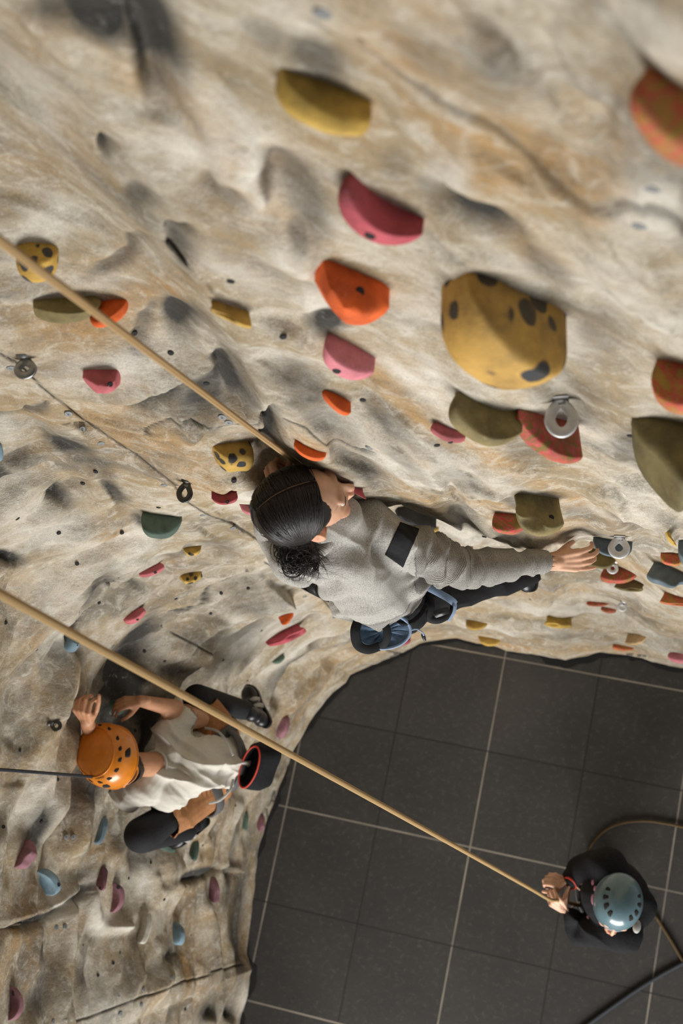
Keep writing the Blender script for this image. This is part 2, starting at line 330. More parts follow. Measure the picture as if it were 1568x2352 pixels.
# hollow: pushed in, its colour greyed by sprayed paint and painted-in shade. (x,y,rx,ry,angle,depth_m,grey)
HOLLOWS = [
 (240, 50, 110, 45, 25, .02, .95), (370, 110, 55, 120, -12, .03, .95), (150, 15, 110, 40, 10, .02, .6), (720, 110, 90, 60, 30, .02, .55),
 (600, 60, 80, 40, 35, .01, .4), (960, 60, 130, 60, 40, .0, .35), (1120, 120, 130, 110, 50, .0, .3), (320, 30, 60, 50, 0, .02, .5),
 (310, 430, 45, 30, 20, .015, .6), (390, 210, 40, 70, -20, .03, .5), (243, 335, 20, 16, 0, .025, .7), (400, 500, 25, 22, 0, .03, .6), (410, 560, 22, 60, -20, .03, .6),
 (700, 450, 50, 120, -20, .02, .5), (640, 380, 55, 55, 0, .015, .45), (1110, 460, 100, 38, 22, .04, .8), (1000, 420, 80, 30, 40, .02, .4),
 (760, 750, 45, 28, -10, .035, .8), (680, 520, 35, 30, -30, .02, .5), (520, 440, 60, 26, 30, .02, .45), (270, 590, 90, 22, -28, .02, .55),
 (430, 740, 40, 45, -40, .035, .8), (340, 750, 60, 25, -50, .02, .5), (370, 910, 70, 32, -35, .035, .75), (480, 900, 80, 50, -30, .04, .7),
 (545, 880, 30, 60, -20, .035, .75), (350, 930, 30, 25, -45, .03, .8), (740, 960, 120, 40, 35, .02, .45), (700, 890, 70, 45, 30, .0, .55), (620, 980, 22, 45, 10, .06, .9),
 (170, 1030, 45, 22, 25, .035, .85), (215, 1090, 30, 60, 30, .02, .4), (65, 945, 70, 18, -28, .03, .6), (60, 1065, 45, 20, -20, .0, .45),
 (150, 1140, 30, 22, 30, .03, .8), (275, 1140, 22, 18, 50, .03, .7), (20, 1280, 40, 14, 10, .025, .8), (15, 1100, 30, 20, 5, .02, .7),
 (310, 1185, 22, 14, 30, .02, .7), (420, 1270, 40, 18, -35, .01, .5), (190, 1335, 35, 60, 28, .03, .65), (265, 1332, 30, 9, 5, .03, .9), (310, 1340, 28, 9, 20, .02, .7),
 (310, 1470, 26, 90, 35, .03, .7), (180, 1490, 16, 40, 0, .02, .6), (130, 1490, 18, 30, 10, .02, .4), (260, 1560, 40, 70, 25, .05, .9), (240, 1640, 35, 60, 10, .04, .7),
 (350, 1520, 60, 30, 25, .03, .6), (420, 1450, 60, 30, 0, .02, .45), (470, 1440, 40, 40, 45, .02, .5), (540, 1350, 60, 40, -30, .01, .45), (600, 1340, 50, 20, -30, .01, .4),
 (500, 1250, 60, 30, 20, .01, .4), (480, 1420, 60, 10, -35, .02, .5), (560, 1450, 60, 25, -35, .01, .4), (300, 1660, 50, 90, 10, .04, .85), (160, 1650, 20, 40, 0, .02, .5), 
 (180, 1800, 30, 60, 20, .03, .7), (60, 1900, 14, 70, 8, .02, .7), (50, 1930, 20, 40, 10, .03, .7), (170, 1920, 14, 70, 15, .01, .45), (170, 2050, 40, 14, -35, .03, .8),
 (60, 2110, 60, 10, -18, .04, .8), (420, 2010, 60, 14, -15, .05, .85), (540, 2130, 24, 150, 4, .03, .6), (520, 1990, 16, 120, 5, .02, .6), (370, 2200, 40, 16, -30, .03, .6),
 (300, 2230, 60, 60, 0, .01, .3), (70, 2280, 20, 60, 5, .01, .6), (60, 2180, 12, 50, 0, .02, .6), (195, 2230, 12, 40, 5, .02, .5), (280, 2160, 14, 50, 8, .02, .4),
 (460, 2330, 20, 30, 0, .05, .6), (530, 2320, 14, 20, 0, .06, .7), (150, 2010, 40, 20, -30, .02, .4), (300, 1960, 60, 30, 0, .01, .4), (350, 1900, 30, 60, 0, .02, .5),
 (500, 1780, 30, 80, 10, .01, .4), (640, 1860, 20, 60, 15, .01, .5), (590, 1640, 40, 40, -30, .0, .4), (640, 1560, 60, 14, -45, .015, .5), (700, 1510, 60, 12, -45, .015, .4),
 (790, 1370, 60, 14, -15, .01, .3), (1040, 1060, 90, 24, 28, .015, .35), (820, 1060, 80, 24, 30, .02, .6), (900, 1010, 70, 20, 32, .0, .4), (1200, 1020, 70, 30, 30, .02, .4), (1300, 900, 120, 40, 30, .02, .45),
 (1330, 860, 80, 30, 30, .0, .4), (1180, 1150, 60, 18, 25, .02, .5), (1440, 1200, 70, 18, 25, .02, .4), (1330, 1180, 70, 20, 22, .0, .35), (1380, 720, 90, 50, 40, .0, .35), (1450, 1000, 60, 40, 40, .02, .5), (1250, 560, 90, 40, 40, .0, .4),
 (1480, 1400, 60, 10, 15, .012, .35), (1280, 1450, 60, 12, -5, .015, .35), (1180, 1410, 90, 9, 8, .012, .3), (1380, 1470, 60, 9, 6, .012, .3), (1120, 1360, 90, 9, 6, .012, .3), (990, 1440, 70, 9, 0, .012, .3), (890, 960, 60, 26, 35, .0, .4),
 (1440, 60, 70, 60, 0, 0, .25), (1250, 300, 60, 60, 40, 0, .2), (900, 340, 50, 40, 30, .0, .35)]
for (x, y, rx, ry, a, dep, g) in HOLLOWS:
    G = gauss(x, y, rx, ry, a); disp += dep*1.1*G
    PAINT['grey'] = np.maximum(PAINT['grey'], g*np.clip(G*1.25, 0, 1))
# proud knobs / bright plaster: (x,y,rx,ry,angle,height,white)
KNOBS = [(560, 340, 60, 70, -10, .02, 1), (480, 330, 80, 50, -20, .0, .8), (580, 430, 30, 50, 0, .02, .8), (60, 200, 40, 110, -30, .01, .6), (100, 520, 80, 40, -30, .01, .9), (650, 550, 60, 40, -20, .03, .9),
 (690, 580, 40, 60, 20, .03, .7), (1010, 340, 40, 60, 30, .01, .9), (1050, 300, 30, 20, 50, .0, .6), (1500, 60, 110, 80, 30, .0, .9), (1500, 480, 110, 60, 20, .0, .8), (1400, 600, 160, 60, 35, .0, .7), (1290, 740, 90, 50, 35, .0, .5),
 (730, 700, 50, 60, -30, .03, .8), (520, 600, 120, 30, 32, .01, .6), (250, 820, 120, 26, -10, .01, .8), (210, 640, 100, 40, -15, .01, .3), (460, 560, 50, 30, 30, .01, .7), (960, 880, 120, 20, 35, .01, .8), (1010, 850, 60, 30, 35, .0, .7), (960, 700, 60, 60, 30, 0, .5),
 (1150, 560, 90, 30, 35, .0, .5), (850, 1000, 90, 30, 33, .015, .6), (1000, 1020, 100, 20, 33, .01, .7), (1100, 1060, 110, 14, 28, .0, .6), (1480, 1140, 60, 50, 30, .0, .6), (1500, 900, 40, 60, 0, .0, .4), (560, 1140, 40, 20, -20, .0, .7),
 (60, 1180, 120, 60, 20, .01, .8), (100, 1360, 80, 60, 30, .0, .5), (170, 1240, 90, 40, 20, .01, .6), (290, 1220, 60, 26, -30, .02, .8), (330, 1300, 90, 30, -35, .0, .5), (110, 1450, 50, 60, 20, .0, .7), (560, 1480, 80, 30, -40, .01, .6),
 (640, 1430, 110, 22, -40, .01, .6), (700, 1480, 110, 14, -42, .01, .7), (480, 1490, 40, 14, -40, .01, .9), (320, 1480, 50, 14, -40, .01, .8), (60, 1840, 30, 90, 10, .015, .8), (120, 2090, 60, 22, -28, .02, .9), (215, 2110, 22, 50, -35, .03, 1), (255, 2138, 30, 9, 0, .03, 1),
 (100, 2050, 30, 50, 10, .01, .7), (200, 2300, 60, 60, 0, .0, .5), (310, 2000, 24, 60, 8, .0, .6), (1200, 1380, 120, 12, 8, .01, .7), (1340, 1400, 100, 10, 6, .0, .8), (1450, 1350, 100, 9, 6, .0, .6), (1110, 1430, 120, 8, 6, .01, .6), (1500, 1450, 60, 12, 30, .01, .5), (560, 2290, 20, 40, 0, .04, .8),
 (1070, 1210, 80, 20, 10, .0, .6), (660, 1300, 60, 30, 20, .0, .4), (20, 1000, 40, 40, 0, .01, .5)]
for (x, y, rx, ry, a, dep, g) in KNOBS:
    G = gauss(x, y, rx, ry, a); disp -= dep*G
    PAINT['white'] = np.maximum(PAINT['white'], g*np.clip(G*1.25, 0, 1))
OCHRE = [(450, 270, 260, 45, 38, .8), (620, 470, 240, 35, 38, .6), (190, 740, 160, 60, -10, .9), (330, 680, 120, 40, -20, .9), (210, 620, 120, 40, -20, .5), (70, 90, 60, 90, 0, .5), (120, 320, 100, 90, 0, .55), (900, 60, 160, 90, 30, .7), (1080, 300, 220, 60, 35, .8),
 (1350, 380, 220, 50, 35, .9), (1200, 480, 120, 60, 35, .6), (820, 240, 60, 50, 0, .7), (350, 1030, 140, 50, 15, .9), (430, 1080, 90, 50, 20, .7), (260, 950, 120, 30, 10, .5), (700, 1010, 60, 30, 30, .7), (900, 900, 150, 25, 38, .8), (1060, 960, 160, 22, 35, .7),
 (1250, 1100, 130, 20, 30, .6), (1150, 1170, 120, 22, 20, .8), (950, 1130, 80, 18, 28, .7), (1450, 300, 80, 80, 0, .6), (230, 1210, 90, 30, -20, .6), (70, 1210, 60, 40, 0, .4), (40, 1350, 60, 60, 0, .6), (150, 1520, 40, 80, 10, .7), (40, 1450, 30, 60, 0, .7), (110, 1720, 40, 80, 0, .5),
 (230, 1950, 90, 40, 10, .6), (150, 2120, 60, 30, -20, .6), (30, 2140, 30, 60, 0, .9), (40, 2240, 40, 60, 0, .6), (150, 2250, 60, 60, 0, .5), (230, 2060, 30, 60, 0, .5), (400, 2080, 30, 80, 0, .8), (420, 2250, 30, 70, 0, .9), (480, 2150, 16, 80, 4, .8), (530, 2060, 14, 120, 4, .7), (560, 2200, 10, 100, 0, .7), (480, 1880, 20, 120, 12, .7), (430, 1950, 30, 60, 10, .4),
 (640, 1380, 80, 20, -35, .5), (740, 1380, 60, 30, 40, .7), (860, 1480, 90, 22, -15, .9), (720, 1560, 90, 20, -48, .7), (650, 1640, 60, 30, -55, .8), (600, 1740, 30, 60, 15, .7), (570, 1820, 20, 60, 12, .7), (950, 1400, 120, 22, -8, .6), (1290, 1350, 120, 16, 5, .5), (1150, 1470, 150, 12, 5, .7), (1400, 1490, 120, 10, 5, .7), (1440, 1290, 80, 9, 8, .6), (340, 1390, 80, 16, -30, .5), (400, 1310, 60, 30, -20, .4), (60, 1570, 40, 60, 0, .4)]
for (x, y, rx, ry, a, g) in OCHRE:
    PAINT['ochre'] = np.maximum(PAINT['ochre'], g*np.clip(gauss(x, y, rx, ry, a)*1.2, 0, 1))
# steps/creases: one side sits proud: (points, drop_m, width_px) (positive: right-hand side of travel sits further back)
CREASES = [([(60, 60), (160, 200), (300, 370), (400, 520), (430, 610), (480, 690)], .03, 45), ([(330, 0), (390, 110), (420, 240), (480, 380)], .03, 40), ([(520, 190), (590, 300), (640, 330), (780, 330)], .02, 40),
 ([(430, 610), (520, 700), (600, 735), (700, 765), (745, 745)], -.05, 26), ([(0, 680), (60, 690), (120, 665), (200, 660)], .03, 16), ([(0, 935), (40, 920)], .02, 10), ([(410, 990), (430, 1060), (470, 1080)], .03, 22), ([(470, 985), (490, 1040)], .02, 14),
 ([(505, 780), (560, 850), (585, 900), (570, 920)], .035, 16), ([(130, 1000), (135, 1050), (190, 1100), (300, 1110)], .03, 22), ([(270, 1060), (320, 1120), (380, 1160), (450, 1190)], .02, 20), ([(235, 1320), (330, 1340), (400, 1345)], .03, 12),
 ([(150, 1440), (155, 1370), (200, 1325)], .03, 16), ([(230, 1560), (250, 1520), (300, 1480), (340, 1450)], .04, 14), ([(30, 2125), (80, 2110), (140, 2060), (190, 2030)], .05, 9), ([(390, 2020), (440, 2010), (480, 1990), (530, 2000)], .05, 8),
 ([(195, 2060), (205, 2120), (250, 2145), (275, 2140), (300, 2090)], .03, 12), ([(0, 2128), (35, 2112)], .04, 8), ([(275, 2300), (310, 2230), (345, 2150), (380, 2180)], .02, 14), ([(1280, 1450), (1310, 1430), (1340, 1420)], -.02, 10), ([(1100, 1400), (1180, 1440), (1240, 1455), (1280, 1440)], -.03, 12), ([(1470, 1430), (1530, 1460), (1568, 1480)], -.03, 12),
 ([(820, 40), (900, 110), (1000, 180), (1130, 260), (1250, 340), (1400, 440), (1568, 505)], -.012, 16), ([(900, 250), (960, 330), (1080, 420), (1180, 480), (1260, 590)], .02, 30), ([(640, 240), (760, 290), (870, 330), (980, 420)], .02, 26)]
for pts, dr, w in CREASES:
    d, s = seg_field(pts)
    disp += dr*.5*s*np.tanh(d/(w*.35))*np.exp(-(d/(w*2.2))**2)
# seams between panels: narrow grooves
SEAMS = [[(-40, 790), (30, 822), (75, 870), (125, 912), (195, 965), (232, 993), (275, 1022), (320, 1050), (370, 1085), (407, 1122), (420, 1145), (460, 1170), (500, 1182), (545, 1200), (600, 1245)],
 [(232, 993), (300, 990), (345, 982), (400, 972), (435, 960), (460, 972), (530, 965), (600, 950)],
 [(655, 965), (700, 980), (740, 1010), (850, 1020)],
 [(138, 970), (165, 970), (195, 966)],
 [(170, 1980), (148, 2040), (141, 2100), (135, 2180), (125, 2260), (115, 2352)], [(190, 1850), (170, 1940), (162, 2000)],
 [(180, 2342), (220, 2330), (250, 2318), (290, 2302), (330, 2292), (385, 2265), (450, 2250)], [(455, 2243), (480, 2235), (510, 2228), (560, 2215)],
 [(385, 1402), (420, 1395), (440, 1375), (480, 1340), (520, 1320), (555, 1300)], [(600, 1285), (680, 1330), (730, 1365), (760, 1400)], [(378, 1445), (410, 1462), (440, 1480), (490, 1482)],
 [(700, 0), (740, 25), (830, 60), (900, 115), (1000, 185), (1130, 265), (1250, 345), (1400, 445), (1568, 505)],
 [(860, 1480), (900, 1495), (935, 1500)]]
for i, pts in enumerate(SEAMS):
    d, s = seg_field(pts)
    wdt = 2.6 if i != 11 else 7
    g = np.exp(-(d/wdt)**2); disp += .010*g*np.where(PX > 900, .6, 1); PAINT['seam'] = np.maximum(PAINT['seam'], np.exp(-(d/(wdt*.78))**2)*(.95 if i != 11 else .45))
# the wall is made flatter where a hold is bolted on
flat = np.zeros_like(D0); ref = disp.copy()
for h_ in HOLDS:
    A_, B_, T_ = h_[0], h_[1], h_[2]; x, y = (A_[0]+B_[0])/2, (A_[1]+B_[1])/2; L_ = math.hypot(B_[0]-A_[0], B_[1]-A_[1]); an = math.degrees(math.atan2(B_[1]-A_[1], B_[0]-A_[0]))
    G = np.clip(gauss(x, y, L_*.62+5, L_*.50+5, an)*1.6, 0, 1); m_ = float((ref*G**4).sum()/(G**4).sum())
    disp = disp*(1-G*.85)+(m_+.004)*G*.85
for pts in [[(609, 1850), (622, 1816), (629, 1852)], [(613, 1838), (627, 1840)], [(606, 1858), (612, 1880)], [(600, 1878), (604, 1896)], [(893, 1506), (925, 1499)], [(902, 1500), (912, 1497)], [(930, 1493), (934, 1491)], [(945, 1488), (949, 1486)], [(1440, 1500), (1452, 1500)], [(1466, 1501), (1472, 1501)], [(1478, 1502), (1484, 1502)], [(1492, 1502), (1500, 1502)]]:
    d, s = seg_field(pts); PAINT['seam'] = np.maximum(PAINT['seam'], np.exp(-(d/2.6)**2)*.9)
# raised flat band along the folded joint
d, s = seg_field([(-60, 850), (60, 905), (150, 985), (260, 1060), (380, 1130), (520, 1235), (640, 1330), (760, 1400)])
bandw = np.clip(1.3-d/26, 0, 1); disp = disp*(1-.85*bandw*(bandw*(3-2*bandw)))-.012*bandw
disp = np.where(np.isfinite(disp), disp, 0)
for k in ('grey', 'ochre', 'white'):
    PAINT[k] = np.clip(PAINT[k], 0, 1)
DD = D0+disp
WP = wall_xyz(DD)
def build_wall(name, i0, i1, mat):
    P = WP[i0:i1+1]; n, m = P.shape[:2]
    idx = np.arange(n*m).reshape(n, m)
    q = np.stack([idx[:-1, :-1], idx[:-1, 1:], idx[1:, 1:], idx[1:, :-1]], -1).reshape(-1, 4)
    me = bpy.data.meshes.new(name)
    me.vertices.add(n*m); me.vertices.foreach_set('co', P.astype(np.float32).ravel())
    me.loops.add(q.size); me.loops.foreach_set('vertex_index', q.astype(np.int32).ravel())
    me.polygons.add(len(q)); me.polygons.foreach_set('loop_start', np.arange(0, q.size, 4, dtype=np.int32))
    me.polygons.foreach_set('use_smooth', np.ones(len(q), dtype=bool))
    me.update(calc_edges=True)
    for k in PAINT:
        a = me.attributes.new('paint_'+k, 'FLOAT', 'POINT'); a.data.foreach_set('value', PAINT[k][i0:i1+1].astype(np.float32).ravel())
    me.materials.append(mat)
    o = bpy.data.objects.new(name, me); COL.objects.link(o)
    return o, P, q
def wall_material():
    m, t, b = nt('sculpted_plaster')
    tc = N(t, 'ShaderNodeTexCoord').outputs['Object']
    L = t.links.new
    def at_(n): return N(t, 'ShaderNodeAttribute', attribute_name='paint_'+n).outputs['Fac']
    def nz(sc, det=8, rough=.6, dist=0, vec=tc):
        x = N(t, 'ShaderNodeTexNoise', i_Scale=sc, i_Detail=float(det), i_Roughness=rough, i_Distortion=dist); L(vec, x.inputs['Vector']); return x.outputs[0]
    # stretched coordinates for brushed streaks
    mp = N(t, 'ShaderNodeMapping', vector_type='TEXTURE'); mp.inputs['Rotation'].default_value = (.12, .10, 0); mp.inputs['Scale'].default_value = (1.25, 1.25, .75); L(tc, mp.inputs['Vector'])
    mq = N(t, 'ShaderNodeMapping', vector_type='TEXTURE'); mq.inputs['Rotation'].default_value = (0, math.radians(48), math.radians(-14)); mq.inputs['Scale'].default_value = (1.7, .8, .7); L(tc, mq.inputs['Vector'])
    side = at_('side')
    def two(*a):
        x = mixc(t, side, nz(*a, mp.outputs[0]), nz(*a, mq.outputs[0])); return N_bw(x)
    def N_bw(x):
        k = N(t, 'ShaderNodeRGBToBW'); L(x, k.inputs[0]); return k.outputs[0]
    streak = two(4.0, 10, .68, .5); streak2 = two(18, 7, .68, .3)
    big = nz(2.6, 6, .6, .8); mid = nz(11, 8, .62, .5); fine = nz(120, 5, .7); grit = nz(300, 5, .75)
    base = srgb(160, 144, 116); white = srgb(203, 196, 181); och = srgb(180, 142, 90); gry = srgb(112, 109, 102); dark = srgb(62, 60, 56)
    c = mixc(t, ramp(t, streak, [(.43, (0, 0, 0)), (.62, (1, 1, 1))]), base, white)
    # ochre
    fo = math_(t, 'ADD', math_(t, 'MULTIPLY', at_('ochre'), .95), math_(t, 'MULTIPLY', ramp(t, big, [(.5, (0, 0, 0)), (.72, (1, 1, 1))]), .6))
    fo = math_(t, 'MULTIPLY', fo, ramp(t, streak2, [(.32, (.25, .25, .25)), (.6, (1, 1, 1))])); fo = math_(t, 'MINIMUM', fo, 1.0)
    c = mixc(t, fo, c, och)
    # general grey mist
    n_g = two(3.2, 9, .68, .6)
    fg = math_(t, 'MULTIPLY', ramp(t, n_g, [(.46, (0, 0, 0)), (.64, (1, 1, 1))]), .78)
    c = mixc(t, fg, c, gry)
    # mottled sponge work: pale and ochre flecks over everything
    mot = nz(17, 12, .78, .9); mot2 = nz(48, 8, .75, .4)
    c = mixc(t, math_(t, 'MULTIPLY', ramp(t, mot, [(.50, (0, 0, 0)), (.62, (1, 1, 1))]), .60), c, srgb(212, 205, 190))
    c = mixc(t, math_(t, 'MULTIPLY', ramp(t, mot, [(.36, (1, 1, 1)), (.47, (0, 0, 0))]), .50), c, srgb(156, 131, 94))
    c = mixc(t, math_(t, 'MULTIPLY', ramp(t, mot2, [(.34, (1, 1, 1)), (.46, (0, 0, 0))]), .35), c, srgb(112, 106, 96))
    # white plaster knobs
    fw = math_(t, 'MULTIPLY', at_('white'), ramp(t, mid, [(.3, (.35, .35, .35)), (.6, (1, 1, 1))]))
    c = mixc(t, math_(t, 'MULTIPLY', fw, .95), c, srgb(222, 217, 205))
    # sprayed grey with painted-in shade in the hollows, broken by grain
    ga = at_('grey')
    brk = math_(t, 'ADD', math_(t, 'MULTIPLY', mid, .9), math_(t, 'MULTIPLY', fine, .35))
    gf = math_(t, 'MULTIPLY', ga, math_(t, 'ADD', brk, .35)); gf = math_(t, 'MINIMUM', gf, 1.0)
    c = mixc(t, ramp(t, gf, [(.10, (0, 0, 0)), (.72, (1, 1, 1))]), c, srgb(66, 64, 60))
    # speckle + scuffs
    sp = ramp(t, grit, [(.36, (.62, .61, .60)), (.55, (1, 1, 1)), (.72, (1.0, 1.0, 1.0))])
    c = mixc(t, .75, c, sp, 'MULTIPLY')
    sc = ramp(t, two(34, 8, .75, .3), [(.58, (0, 0, 0)), (.70, (1, 1, 1))])
    c = mixc(t, math_(t, 'MULTIPLY', sc, .35), c, srgb(226, 221, 210))
    c = mixc(t, at_('seam'), c, srgb(48, 46, 43))
    L(c, b.inputs['Base Color'])
    b.inputs['Roughness'].default_value = .82; b.inputs['Specular IOR Level'].default_value = .25
    hh = math_(t, 'ADD', math_(t, 'MULTIPLY', mid, .5), math_(t, 'ADD', math_(t, 'MULTIPLY', fine, .12), math_(t, 'MULTIPLY', streak2, .35)))
    bp = N(t, 'ShaderNodeBump', i_Strength=1.0, i_Distance=.018); L(hh, bp.inputs['Height']); L(bp.outputs[0], b.inputs['Normal'])
    return m
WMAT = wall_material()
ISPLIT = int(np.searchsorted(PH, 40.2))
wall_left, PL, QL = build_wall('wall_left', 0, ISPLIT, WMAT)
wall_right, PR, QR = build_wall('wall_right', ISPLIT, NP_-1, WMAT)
meta(wall_left, kind='structure', label='sculpted beige plaster climbing wall panel on the left'); meta(wall_right, kind='structure', label='sculpted beige plaster climbing wall panel on the right')
# coarse copy of the surface for ray casting
st = 2
def _bvh():
    P = WP[::st, ::st]; n, m = P.shape[:2]; idx = np.arange(n*m).reshape(n, m)
    q = np.stack([idx[:-1, :-1], idx[:-1, 1:], idx[1:, 1:], idx[1:, :-1]], -1).reshape(-1, 4)
    return BVHTree.FromPolygons(P.reshape(-1, 3).tolist(), q.tolist(), all_triangles=False)
BV = _bvh()
def hit(x, y):
    d = ray(x, y)
    loc, no, i, dist = BV.ray_cast(CAMP, d)
    if loc is None: return None, None
    if no.dot(d) > 0: no = -no
    return loc, no
def snormal(x, y, r=14):
    """wall normal averaged round a pixel"""
    s = Vector()
    for dx, dy in ((0, 0), (r, 0), (-r, 0), (0, r), (0, -r)):
        l, n = hit(x+dx, y+dy)
        if n: s += n
    return s.normalized() if s.length else Vector((0, -1, 0))

# ------------------------------------------------------------------ floor of rubber tiles
def floor_material():
    m, t, b = nt('rubber_tiles'); L = t.links.new
    tc = N(t, 'ShaderNodeTexCoord').outputs['Object']
    mp = N(t, 'ShaderNodeMapping', vector_type='POINT'); L(tc, mp.inputs['Vector'])
    sx = N(t, 'ShaderNodeSeparateXYZ'); L(tc, sx.inputs[0])
    def lines(comp, off, wid):
        g = math_(t, 'SUBTRACT', math_(t, 'DIVIDE', comp, .5), off)
        k = math_(t, 'ABSOLUTE', math_(t, 'SUBTRACT', g, math_(t, 'ROUND', g)))
        odd = math_(t, 'MODULO', math_(t, 'ABSOLUTE', math_(t, 'ROUND', g)), 2.0)
        return math_(t, 'LESS_THAN', k, wid), odd, g
    nz = lambda s, d=8., r=.6: (lambda x: (L(tc, x.inputs['Vector']), x.outputs[0])[1])(N(t, 'ShaderNodeTexNoise', i_Scale=s, i_Detail=d, i_Roughness=r))
    m1, o1, g1 = lines(sx.outputs[0], 0.0, .009); m2, o2, g2 = lines(sx.outputs[1], 0.0, .009)
    c = ramp(t, nz(1.3), [(.3, srgb(50, 49, 48)), (.7, srgb(68, 66, 63))])
    # per tile tone
    wn = N(t, 'ShaderNodeTexWhiteNoise', noise_dimensions='2D'); cb = N(t, 'ShaderNodeCombineXYZ'); L(math_(t, 'FLOOR', g1), cb.inputs[0]); L(math_(t, 'FLOOR', g2), cb.inputs[1]); L(cb.outputs[0], wn.inputs['Vector'])
    c = mixc(t, .35, c, ramp(t, wn.outputs['Value'], [(0, (.75, .75, .75)), (1, (1.1, 1.08, 1.04))]), 'MULTIPLY')
    c = mixc(t, math_(t, 'MULTIPLY', ramp(t, nz(34, 9., .75), [(.52, (0, 0, 0)), (.75, (1, 1, 1))]), .4), c, srgb(112, 107, 99))
    c = mixc(t, ramp(t, nz(9, 3., .5), [(.76, (0, 0, 0)), (.80, (1, 1, 1))]), c, srgb(135, 130, 120))
    c = mixc(t, .4, c, ramp(t, nz(300, 2.), [(.3, (.6, .6, .6)), (.6, (1, 1, 1))]), 'MULTIPLY')
    dk = srgb(36, 35, 34); lt = srgb(142, 134, 122)
    wearn = ramp(t, nz(2.2, 4.), [(.36, (.45, .45, .45)), (.6, (1, 1, 1))])
    for msk, odd in ((m1, o1), (m2, o2)):
        c = mixc(t, math_(t, 'MULTIPLY', math_(t, 'MULTIPLY', msk, math_(t, 'SUBTRACT', 1.0, odd)), wearn), c, lt)
        c = mixc(t, math_(t, 'MULTIPLY', math_(t, 'MULTIPLY', msk, odd), .7), c, dk)
    L(c, b.inputs['Base Color']); b.inputs['Roughness'].default_value = .7; b.inputs['Specular IOR Level'].default_value = .3
    hh = math_(t, 'SUBTRACT', math_(t, 'MULTIPLY', nz(220, 4.), .4), math_(t, 'MAXIMUM', m1, m2))
    bp = N(t, 'ShaderNodeBump', i_Strength=.6, i_Distance=.004); L(hh, bp.inputs['Height']); L(bp.outputs[0], b.inputs['Normal'])
    return m
FAZ, FOX, FOY = .209, -3.111, -1.626
FS = 5.0
fl = mesh_obj('floor', [(-FS, -FS, 0), (FS, -FS, 0), (FS, FS, 0), (-FS, FS, 0)], [(0, 1, 2, 3)], floor_material(), smooth=False, kind='structure', label='dark grey rubber tile floor with pale joint lines')
# object axes = tile axes, origin on a tile corner
_u = Vector((math.cos(FAZ), -math.sin(FAZ), 0)); _v = Vector((-math.sin(FAZ), -math.cos(FAZ), 0))
fl.matrix_world = Matrix.Translation(_u*FOX*.5+_v*FOY*.5) @ Matrix.Rotation(-FAZ, 4, 'Z')

# black strip painting the shade in the gap between wall foot and tiles
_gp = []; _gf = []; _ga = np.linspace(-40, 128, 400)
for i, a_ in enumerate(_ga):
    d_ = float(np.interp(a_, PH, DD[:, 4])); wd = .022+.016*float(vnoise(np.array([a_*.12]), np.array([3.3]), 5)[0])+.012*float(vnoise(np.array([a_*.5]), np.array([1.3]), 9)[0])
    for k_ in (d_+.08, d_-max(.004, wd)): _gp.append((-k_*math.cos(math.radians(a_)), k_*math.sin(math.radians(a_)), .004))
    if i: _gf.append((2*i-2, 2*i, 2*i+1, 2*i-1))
mesh_obj('gap_shade_strip', _gp, _gf, simple('gap_shade', srgb(26, 25, 24), .95), smooth=False, kind='structure', label='black strip for the shaded gap along the foot of the climbing wall')
# ------------------------------------------------------------------ light
def area(name, loc, tgt, sx, sy, e, col=(1, 1, 1)):
    l = bpy.data.lights.new(name, 'AREA'); l.shape = 'RECTANGLE'; l.size = sx; l.size_y = sy; l.energy = e; l.color = col
    o = bpy.data.objects.new(name, l); COL.objects.link(o); o.location = loc
    o.rotation_euler = (Vector(tgt)-Vector(loc)).to_track_quat('-Z', 'Y').to_euler(); return o
area('hall_window_light', (-.9, -5.6, 2.3), (-.7, .8, 2.9), 5.0, 2.6, 640, (1, .975, .94))
w = bpy.data.worlds.new('hall'); scene.world = w; w.use_nodes = True
_t = w.node_tree; _bg = _t.nodes['Background']
_tc = N(_t, 'ShaderNodeTexCoord').outputs['Generated']; _sx = N(_t, 'ShaderNodeSeparateXYZ'); _t.links.new(_tc, _sx.inputs[0])
# dim ceiling overhead, paler hall at eye level
_t.links.new(ramp(_t, math_(_t, 'ADD', math_(_t, 'MULTIPLY', _sx.outputs[2], .5), .5), [(0, (.30, .31, .32)), (.5, (.56, .60, .63)), (.68, (.30, .31, .32)), (.85, (.10, .10, .10))]), _bg.inputs[0]); _bg.inputs[1].default_value = .62
vs = scene.view_settings; vs.view_transform = 'Standard'; vs.look = 'None'; vs.gamma = 1; vs.use_curve_mapping = False; vs.exposure = 0.22
